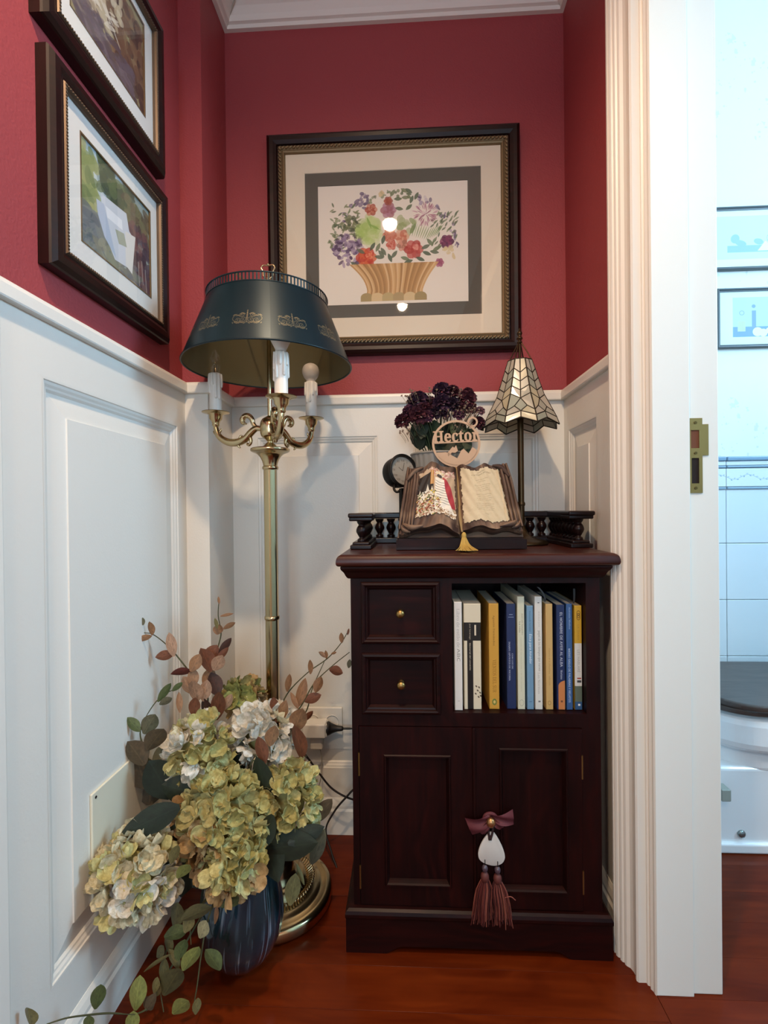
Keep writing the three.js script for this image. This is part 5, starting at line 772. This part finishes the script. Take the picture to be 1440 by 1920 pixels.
// ---------------------------------------------------------------- wall fittings and cords
{
  const t = thing('wall_plate', 'cream blank cover plate screwed low on the left wainscot behind the flowers', 'cover plate', V(XL + 0.0005, 0.335, 0.965)); t.rotation.y = Math.PI / 2;
  add('plate', new RoundedBoxGeometry(0.245, 0.21, 0.005, 2, 0.002), std({ color: 0xe2dbc4, roughness: 0.4 }), t);
  for (const [x, y] of [[-0.112, 0.095], [0.112, 0.095], [-0.112, -0.095], [0.112, -0.095]]) add('screw', new THREE.CylinderGeometry(0.0026, 0.0026, 0.001, 12).rotateX(Math.PI / 2).translate(x, y, 0.0028), M.black, t);
  const o = thing('power_outlet', 'white double wall outlet on the back wainscot beside the cabinet', 'outlet', V(-0.2565, 0.331, ZB - 0.001));
  add('cover_plate', new RoundedBoxGeometry(0.116, 0.082, 0.009, 3, 0.003).translate(0.002, 0, 0.0045), M.plastic, o);
  for (const x of [-0.026, 0.030]) { const s = add('socket', lathe([[0.0195, 0.0], [0.0195, 0.002], [0.018, 0.003], [0.0175, -0.004], [0, -0.004]], 32).rotateX(Math.PI / 2).translate(x, 0, 0.008), M.plastic, o); add('pin_hole', [-0.0095, 0.0095].map((d) => new THREE.CylinderGeometry(0.0025, 0.0025, 0.001, 10).rotateX(Math.PI / 2).translate(x + d, 0, 0.0045)), M.black, s); }
  const a = thing('plug_adapter', 'white multi-way plug adapter in the wall outlet with a black plug in its side', 'adapter', V(-0.272, 0.322, ZB - 0.012));
  add('body', new RoundedBoxGeometry(0.066, 0.040, 0.045, 3, 0.004).translate(0, 0, 0.022), M.plastic, a); add('side_socket', new RoundedBoxGeometry(0.004, 0.034, 0.036, 2, 0.0015).translate(0.034, 0, 0.022), std({ color: 0xdad5c9, roughness: 0.5 }), a);
  const tr = thing('plug_in_transformer', 'small pale plug-in transformer hanging below the adapter', 'transformer', V(-0.268, 0.283, ZB - 0.03));
  add('housing', new RoundedBoxGeometry(0.036, 0.038, 0.030, 3, 0.005), std({ color: 0xd2ccbf, roughness: 0.5 }), tr); add('cord', sweep([[0.008, -0.018, 0], [0.014, -0.06, 0.004], [0.012, -0.10, 0.01], [0, -0.135, 0.012], [-0.02, -0.15, 0.02]], 0.0012, 6, 30), std({ color: 0x8d8574, roughness: 0.6 }), tr);
  const c = thing('power_cable', 'black plug and cable running from the adapter behind the cabinet', 'cable', V(-0.238, 0.322, ZB - 0.034)); 
  add('plug', lathe(smooth([[0, 0], [0.0185, 0.0], [0.0185, 0.006], [0.014, 0.014], [0.0085, 0.030], [0.0065, 0.044], [0.004, 0.047], [0, 0.047]], 30), 24).rotateZ(-Math.PI / 2), M.black, c);
  add('cable', sweep([[0.044, 0, 0], [0.075, -0.001, 0], [0.105, -0.010, 0.005], [0.111, -0.08, 0.01], [0.108, -0.25, 0.01], [0.09, -0.317, 0.005]], 0.0032, 8, 50), M.black, c);
  const cord = (label, pts) => { const p = pts.map((q) => at(...q)), t = thing('lamp_cord', label, 'cord', p[0]); add('cord', sweep(p.map((q) => q.clone().sub(p[0])), 0.0028, 8, pts.length * 10), std({ color: 0x1d1512, roughness: 0.5 }), t); };
  cord('dark cord of the floor lamp curving up from the floor behind its base', [[600, 1668, 1.225], [632, 1640, 1.26], [622, 1600, 1.29], [611, 1556, 1.32], [626, 1523, 1.33], [648, 1496, 1.335], [668, 1478, 1.34], [684, 1490, 1.35]]);
  cord('dark cord crossing the back baseboard from the flowers to the cabinet', [[556, 1396, 1.33], [577, 1421, 1.335], [600, 1452, 1.34], [622, 1478, 1.34], [648, 1494, 1.34], [676, 1503, 1.35]]);
}

// ---------------------------------------------------------------- glass vase with dried hydrangeas and leafy sprays
const VX = -0.357, VZ = 0.997;
{
  const t = thing('flower_vase', 'swirled dark blue iridescent glass vase on the floor holding the hydrangeas', 'vase', V(VX, 0, VZ));
  const streak = dataTex(1024, 256, (u, v) => {
    const s = (u + v * 0.10) % 1, a = fbm(s, v, 90, 3, 3, 201), b = fbm(s, v, 24, 4, 3, 205), c = fbm(u, v, 5, 3, 2, 209);
    let k = mixc(hex(0x1a2c3c), hex(0x33505f), b); k = mixc(k, hex(0x3d3442), Math.min(1, Math.max(0, (0.42 - v) * 3))); k = mixc(k, hex(0x2d3a2c), Math.max(0, c - 0.45) * 1.6);
    return a > 0.63 ? mixc(k, hex(0x8fa0ad), Math.min(1, (a - 0.63) * 6)) : k;
  });
  const pr = smooth([[0.030, 0.006], [0.040, 0.010], [0.058, 0.026], [0.076, 0.056], [0.0845, 0.090], [0.0835, 0.125], [0.077, 0.160], [0.071, 0.19], [0.070, 0.215], [0.074, 0.236]], 36);
  const surf = (d) => grid(192, pr.length - 1, (u, v) => { const q = pr[Math.round(v * (pr.length - 1))], a = u * Math.PI * 2 + v * 0.9, r = (q[0] - d) * (1 + 0.030 * (d ? 0.5 : 1) * (Math.pow(Math.abs(Math.sin(u * Math.PI * 11)), 0.7) - 0.6)); return [Math.sin(a) * r, q[1] + (d ? d * 0.6 : 0), Math.cos(a) * r]; });
  add('body', [surf(0), lathe([[0, 0], [0.030, 0], [0.034, 0.003], [0.031, 0.007], [0, 0.007]], 40)], phys({ map: streak, roughness: 0.16, metalness: 0.45, clearcoat: 1, clearcoatRoughness: 0.06, transmission: 0.25, thickness: 0 }), t);
  add('rim', new THREE.TorusGeometry(0.0735, 0.0024, 8, 64).rotateX(Math.PI / 2).translate(0, 0.236, 0), phys({ color: 0x3c4d55, roughness: 0.15, clearcoat: 1 }), t);
}
const MOUTH = V(VX, 0.20, VZ);
const petalTex = dataTex(128, 128, (u, v) => { const s = Math.abs(u - 0.5), r = Math.abs((Math.atan2(u - 0.5, v + 0.15) * 7 + 20) % 1 - 0.5) < 0.08 ? 0.06 : 0, n = fbm(u, v, 6, 6, 4, 300); const k = 0.80 + n * 0.30 - r; return [k, k * (0.98 + 0.03 * n), k * (0.90 + 0.16 * n)]; });
petalTex.wrapS = petalTex.wrapT = THREE.ClampToEdgeWrapping;
const petalM = {}; for (const [k, c] of Object.entries({ cream: 0xe6dbb8, white: 0xebe5d8, lime: 0xbdb572, pale: 0xd6cf90, olive: 0xb5a96c, tan: 0xbd9c6a, brown: 0x9c784a, green: 0xa3a65c })) petalM[k] = phys({ color: c, map: petalTex, roughness: 0.75, transmission: 0.22, thickness: 0 });
const petalG = [0, 1, 2, 3].map((m) => grid(6, 6, (u, v) => { const s = u * 2 - 1, w = 0.0098 * Math.pow(Math.sin(Math.PI * (0.07 + 0.80 * v)), 0.55); return [s * w * (1 + 0.1 * m * v), 0.001 + 0.0185 * v * (1 - 0.08 * Math.abs(s)), [0.006, 0.002, 0.009, 0.004][m] * v * v + 0.0035 * s * s * v + 0.0016 * Math.sin(s * 6 + m * 2 + v * 5) * v]; }));
const stemM = std({ color: 0x4a4a2c, roughness: 0.75 }), coreM = std({ color: 0xa39a62, roughness: 0.9 });
const centreG = new THREE.SphereGeometry(0.0018, 8, 6), PG = 'hydrangea heads in the blue vase';
function hydrangea(label, px, py, Z, rx, ry, cols, n, big = 1) {
  const c = at(px, py, Z), k = Z / F, R = [rx * k, ry * k, Math.min(rx, ry) * k * 0.9], t = thing('hydrangea', label, 'flower', c, 0, PG), toCam = EYE.clone().sub(c).normalize();
  add('core', new THREE.SphereGeometry(1, 20, 14).scale(R[0] * 0.56, R[1] * 0.56, R[2] * 0.56), coreM, t);
  const m = MOUTH.clone().sub(c); add('stem', sweep([[0, 0, 0], m.clone().multiplyScalar(0.5).add(new THREE.Vector3(0, 0.02, -0.01)), m, m.clone().add(new THREE.Vector3(rr(-0.02, 0.02), -0.12, rr(-0.02, 0.02)))], 0.0032, 6, 16), stemM, t);
  for (let i = 0; i < n; i++) {
    const y = 1 - 2 * (i + 0.5) / n, r = Math.sqrt(1 - y * y), a = i * 2.39996 + 0.7, d = new THREE.Vector3(Math.cos(a) * r, y, Math.sin(a) * r).add(new THREE.Vector3(rr(-0.13, 0.13), rr(-0.13, 0.13), rr(-0.13, 0.13))).normalize();
    if (d.dot(toCam) < -0.30) continue;
    const fl = new THREE.Group(); fl.name = numbered('floret'); t.add(fl); const q = rr(0.72, 0.92);
    fl.position.set(d.x * R[0] * q, d.y * R[1] * q, d.z * R[2] * q);
    const nrm = d.clone().add(new THREE.Vector3(rr(-0.8, 0.8), rr(-0.7, 0.8), rr(-0.8, 0.8))).normalize();
    fl.quaternion.setFromUnitVectors(OUT, nrm); fl.rotateZ(rr(0, 6.28)); fl.scale.setScalar(rr(1.05, 1.5) * big);
    const pick = cols(d, rnd()), mat = petalM[pick], gi = Math.floor(rnd() * 4);
    for (let p = 0; p < 4; p++) { const o = add('petal', petalG[(gi + p) % 4], mat, fl); o.rotation.order = 'ZXY'; o.rotation.z = p * Math.PI / 2 + rr(-0.2, 0.2); o.rotation.x = rr(-0.2, 0.95); o.position.z = 0.0006 * (p % 2); }
    add('centre', centreG, petalM.pale, fl);
  }
}
const W = (...p) => (d, r) => { let s = 0; for (const [c, w] of p) { const q = typeof w === 'function' ? Math.max(0, w(d)) : w; s += q; } r *= s; for (const [c, w] of p) { r -= typeof w === 'function' ? Math.max(0, w(d)) : w; if (r <= 0) return c; } return p[0][0]; };
hydrangea('cream and lime hydrangea head, upper left of the bunch, under the rust leaves', 375, 1410, 1.0, 64, 66, W(['white', (d) => 0.9 - d.x * 2 + d.y], ['pale', 0.6], ['olive', (d) => 0.5 - d.y], ['lime', (d) => 0.3 + d.x * 1.6], ['cream', (d) => 0.4 - d.x]), 64);
hydrangea('white hydrangea head at the top, close to the lamp pole', 494, 1379, 1.06, 60, 50, W(['white', 1.3], ['cream', 0.2]), 48, 1.3);
hydrangea('largest hydrangea head, olive and tan, in the middle of the bunch', 418, 1543, 0.93, 90, 88, W(['lime', (d) => 0.15 + d.x * 0.7 + d.y * 0.7], ['olive', 0.9], ['tan', (d) => 0.6 - d.y * 0.9 - d.x * 0.6], ['brown', (d) => 0.35 - d.y * 1.0 - d.x * 0.5], ['pale', (d) => 0.25 + d.y * 0.5]), 128);
hydrangea('yellow-green hydrangea head at the right of the bunch, over the lamp base', 543, 1498, 0.99, 52, 68, W(['pale', 0.8], ['lime', 0.9], ['olive', 0.35], ['green', (d) => 0.2 - d.y * 0.5]), 60);
hydrangea('cream hydrangea head drooping at the lower left against the wall', 254, 1638, 0.86, 74, 78, W(['cream', 1.2], ['white', (d) => 0.5 - d.y], ['pale', 0.5]), 84);
hydrangea('small lime and tan hydrangea head lowest in the bunch, over the vase', 441, 1622, 0.875, 52, 50, W(['lime', (d) => 0.5 + d.y], ['pale', 0.6], ['tan', (d) => 0.35 - d.y * 0.8]), 46);
hydrangea('small dried olive hydrangea head at the back beside the lamp pole', 456, 1306, 1.12, 30, 26, W(['olive', 1], ['tan', 0.5], ['green', 0.4]), 26);

const leafM = {}; for (const [k, c] of Object.entries({ rust: 0x8d553a, red: 0x6e2c20, tan: 0xa97c58, peach: 0xc79c80, dark: 0x4e2a1c, brown: 0x66553c, grey: 0x77735a, green: 0x63703f, lime: 0x9aa055, pale: 0xb9b58f, olive: 0x6b6840, deep: 0x25352a, moss: 0x2c3a28, khaki: 0x8b8352 })) leafM[k] = leafMat(c);
const FR = { A: [160, 1100, 0.3611], B: [260, 1600, 0.19444], C: [0, 1700, 0.29167], D: [300, 1320, 0.2222], E: [160, 1320, 0.20833], P: [0, 0, 1] };
// a spray: stem points and leaves given in one of the frames above as [u, v, depth]; leaves as [u, v, direction, length, width, colour]
function spray(label, fr, stems, leaves) {
  const grow = fr === 'A' ? 1.18 : 1.06;
  const [ox, oy, s] = FR[fr], pt = (u, v, Z) => at(ox + u * s, oy + v * s, Z), O = MOUTH.clone(), t = thing('leaf_spray', label, 'branch', O, 0, 'leafy sprays in the blue vase');
  let Zm = 0, zn = 0;
  for (const st of stems) {
    const p = st.map((q) => pt(...q).sub(O)); if (st.root !== false) p.unshift(new THREE.Vector3(rr(-0.03, 0.03), 0.02, rr(-0.03, 0.03)));
    add('stem', sweep(p, [0.0021, 0.0016, 0.0009], 6, p.length * 6), stemM, t);
  }
  const near = (u, v) => { let b = 1e9, z = 1; for (const st of stems) for (const q of st) { const d = Math.hypot(q[0] - u, q[1] - v); if (d < b) { b = d; z = q[2]; } } return z; };
  leaves.forEach(([u, v, deg, L, w, c, dz = 0]) => {
    const Z = near(u, v) + dz - 0.008, k = s * Z / F * grow, g = leafGeo(L * k, w * k, rr(0.08, 0.16), rr(-0.15, 0.2)).translate(0, -L * k / 2, 0);
    g.rotateY(rr(-0.5, 0.5)).rotateX(rr(-0.25, 0.15)).rotateZ((deg - 90) * Math.PI / 180); const p = pt(u, v, Z).sub(O);
    add('leaf', g.translate(p.x, p.y, p.z), leafM[c], t);
  });
}
spray('branch with rust and tan leaves reaching up to the left, pale bud at its tip', 'A',
  [[[600, 690, 1.05], [560, 480, 1.06], [500, 390, 1.06], [420, 300, 1.05], [345, 245, 1.04], [300, 235, 1.03], [300, 190, 1.03]]],
  [[305, 266, 195, 78, 28, 'tan'], [343, 215, 95, 66, 34, 'tan'], [299, 180, 90, 36, 20, 'grey'], [266, 218, 190, 40, 22, 'grey'], [447, 300, 100, 112, 46, 'peach'], [410, 358, 190, 84, 46, 'rust'], [500, 442, 180, 92, 46, 'red'], [570, 395, 65, 84, 56, 'tan'], [530, 515, 120, 90, 70, 'peach'], [570, 540, 95, 104, 72, 'peach'], [566, 620, 80, 86, 52, 'rust'], [560, 470, 100, 80, 50, 'tan']]);
spray('upright branch with large rust leaves and a bud cluster, left of the lamp pole', 'A',
  [[[640, 640, 1.08], [655, 440, 1.1], [690, 310, 1.11], [705, 240, 1.11], [690, 150, 1.1], [695, 60, 1.1]]],
  [[750, 200, 30, 70, 24, 'tan'], [735, 146, 10, 60, 14, 'tan'], [690, 222, 80, 46, 46, 'tan'], [680, 190, 100, 50, 20, 'khaki'], [692, 70, 100, 34, 14, 'tan'], [630, 378, 110, 116, 84, 'rust', -0.01], [655, 350, 60, 90, 70, 'rust'], [690, 395, 60, 80, 60, 'peach', -0.012], [725, 308, 50, 92, 34, 'dark'], [712, 350, 50, 80, 30, 'rust'], [670, 505, 115, 108, 72, 'dark', -0.01], [690, 612, 80, 150, 66, 'rust', -0.012], [738, 602, 60, 80, 40, 'peach'], [622, 540, 80, 96, 56, 'peach'], [626, 635, 100, 100, 70, 'dark'], [640, 470, 70, 90, 60, 'tan']]);
spray('thin branching twigs with small rust leaves leaning right toward the cabinet', 'A',
  [[[960, 800, 1.1], [1000, 700, 1.12], [1040, 570, 1.14], [1150, 450, 1.16], [1260, 370, 1.17], [1330, 290, 1.18], [1362, 236, 1.18]], [[1060, 700, 1.12], [1120, 620, 1.13], [1190, 500, 1.14], [1290, 405, 1.15], [1372, 340, 1.16]], [[1060, 780, 1.13], [1150, 640, 1.14], [1175, 540, 1.14], [1240, 390, 1.15]]],
  [[1170, 415, 88, 66, 26, 'tan'], [1055, 500, 80, 84, 30, 'tan'], [1330, 265, 95, 46, 22, 'tan'], [1364, 234, 80, 30, 12, 'rust'], [1250, 352, 90, 40, 20, 'tan'], [1230, 352, 140, 40, 26, 'peach'], [1303, 438, 350, 64, 48, 'rust'], [1210, 508, 70, 74, 44, 'tan'], [1180, 580, 20, 80, 46, 'rust'], [1120, 550, 75, 130, 50, 'tan'], [1085, 590, 120, 80, 24, 'tan'], [1290, 345, 20, 26, 12, 'tan'], [1160, 672, 50, 60, 30, 'rust'], [920, 585, 30, 50, 20, 'tan'], [1370, 400, 80, 40, 22, 'grey']]);
spray('short branch of big rust-brown leaves lying across the white hydrangea', 'A',
  [[[870, 900, 1.0], [900, 930, 1.0], [960, 880, 1.01], [1000, 790, 1.02], [1060, 740, 1.04], [1110, 700, 1.05]], [[950, 900, 1.02], [1040, 895, 1.03], [1150, 880, 1.04]]],
  [[1112, 800, 95, 170, 78, 'rust', -0.01], [1105, 690, 70, 130, 80, 'tan'], [970, 772, 80, 96, 64, 'tan', -0.02], [915, 848, 100, 136, 58, 'rust', -0.03], [980, 620, 85, 90, 50, 'rust', 0.04], [1090, 903, 5, 104, 26, 'rust', -0.01], [1020, 650, 70, 110, 50, 'tan', 0.03], [1040, 770, 20, 80, 30, 'brown']]);
spray('eucalyptus branch with round grey-brown leaves beside the wall plate', 'A',
  [[[385, 1000, 1.0], [345, 930, 0.98], [310, 850, 0.97], [285, 755, 0.97], [330, 650, 0.98], [395, 570, 0.99], [500, 515, 1.0]]],
  [[250, 715, 130, 86, 46, 'green'], [335, 710, 60, 110, 74, 'grey'], [366, 786, 55, 138, 92, 'brown', -0.01], [265, 862, 125, 132, 114, 'brown', -0.01], [411, 548, 55, 108, 36, 'green'], [420, 592, 30, 74, 34, 'grey'], [396, 885, 50, 122, 104, 'grey', 0.01], [290, 965, 110, 146, 130, 'brown', 0.01], [390, 975, 60, 140, 130, 'brown', 0.02], [478, 520, 40, 60, 26, 'green'], [487, 600, 100, 90, 30, 'tan'], [340, 1040, 90, 150, 140, 'brown', 0.02]]);
spray('trailing spray of olive and lime leaves hanging in front of the vase', 'B',
  [[[760, 400, 0.87], [690, 570, 0.865], [640, 760, 0.86], [600, 1000, 0.855], [560, 1300, 0.85], [520, 1520, 0.845]], [[600, 500, 0.88], [440, 560, 0.88], [330, 750, 0.875], [240, 1050, 0.87], [210, 1300, 0.865], [240, 1530, 0.86]], [[560, 560, 0.87], [500, 720, 0.865], [505, 880, 0.86]]],
  [[505, 1020, 55, 256, 156, 'lime', -0.01], [715, 1025, 125, 238, 150, 'green', -0.01], [612, 740, 70, 176, 126, 'pale'], [560, 575, 25, 320, 150, 'olive', -0.01], [360, 600, 80, 270, 150, 'olive'], [360, 770, 20, 240, 130, 'green'], [410, 920, 75, 200, 120, 'green'], [335, 1020, 120, 200, 120, 'khaki'], [190, 1030, 35, 310, 40, 'khaki'], [325, 1225, 60, 350, 200, 'olive'], [170, 1290, 80, 190, 120, 'khaki'], [410, 1475, 45, 250, 150, 'lime', -0.01], [205, 950, 60, 130, 90, 'olive'], [900, 480, 20, 220, 110, 'green', -0.01], [745, 590, 80, 200, 50, 'tan'], [560, 1480, 80, 160, 80, 'khaki'], [100, 1440, 110, 150, 100, 'brown'], [240, 1130, 90, 220, 100, 'olive'], [480, 660, 70, 190, 120, 'khaki'], [280, 880, 100, 180, 110, 'olive']]);
spray('spray with pale lime leaves trailing along the floor at the bottom left corner', 'C',
  [[[1000, 560, 0.86], [960, 640, 0.83], [880, 688, 0.80], [700, 685, 0.76], [560, 697, 0.73], [420, 718, 0.70], [300, 756, 0.68]]],
  [[880, 565, 85, 192, 106, 'lime', -0.01], [630, 580, 75, 180, 88, 'green', -0.01], [190, 705, 92, 132, 110, 'khaki'], [848, 745, 85, 120, 86, 'lime'], [568, 745, 85, 100, 66, 'green'], [1000, 505, 80, 90, 50, 'khaki'], [965, 620, 60, 110, 60, 'brown']]);
spray('spray of dark green leaves filling the gaps between the hydrangea heads', 'P',
  [[[440, 1470, 1.0], [452, 1420, 1.02]], [[390, 1530, 0.93], [345, 1506, 0.92], [290, 1530, 0.90]], [[480, 1560, 0.97], [540, 1580, 0.95], [585, 1575, 0.95]]],
  [[287, 1536, 208, 122, 46, 'deep', -0.02], [450, 1436, 88, 100, 36, 'deep', 0.0], [466, 1352, 85, 60, 24, 'deep', 0.06], [540, 1588, 10, 110, 56, 'moss', -0.01], [505, 1600, 300, 90, 60, 'moss'], [330, 1585, 240, 90, 60, 'moss'], [340, 1480, 160, 70, 50, 'moss', 0.03], [300, 1460, 120, 80, 60, 'deep', 0.04], [345, 1640, 260, 80, 60, 'moss', 0.02], [575, 1565, 20, 70, 30, 'deep'], [400, 1680, 255, 90, 60, 'moss'], [380, 1640, 230, 90, 60, 'moss'], [420, 1690, 270, 70, 46, 'deep'], [494, 1462, 100, 90, 40, 'moss', -0.02], [500, 1560, 250, 70, 34, 'moss', -0.05], [400, 1470, 190, 80, 30, 'moss', -0.02]]);
spray('small olive leaves on thin stems hanging over the brass lamp base', 'P',
  [[[560, 1600, 1.02], [556, 1640, 1.0], [566, 1665, 0.99]], [[572, 1600, 1.03], [590, 1590, 1.04], [600, 1560, 1.05]]],
  [[549, 1668, 80, 56, 28, 'khaki', -0.01], [563, 1640, 110, 40, 8, 'khaki'], [594, 1590, 70, 66, 26, 'grey'], [606, 1520, 50, 50, 26, 'brown'], [345, 1631, 50, 42, 22, 'lime', -0.15], [327, 1600, 70, 40, 18, 'khaki', -0.15]]);

renderer.render(scene, camera);
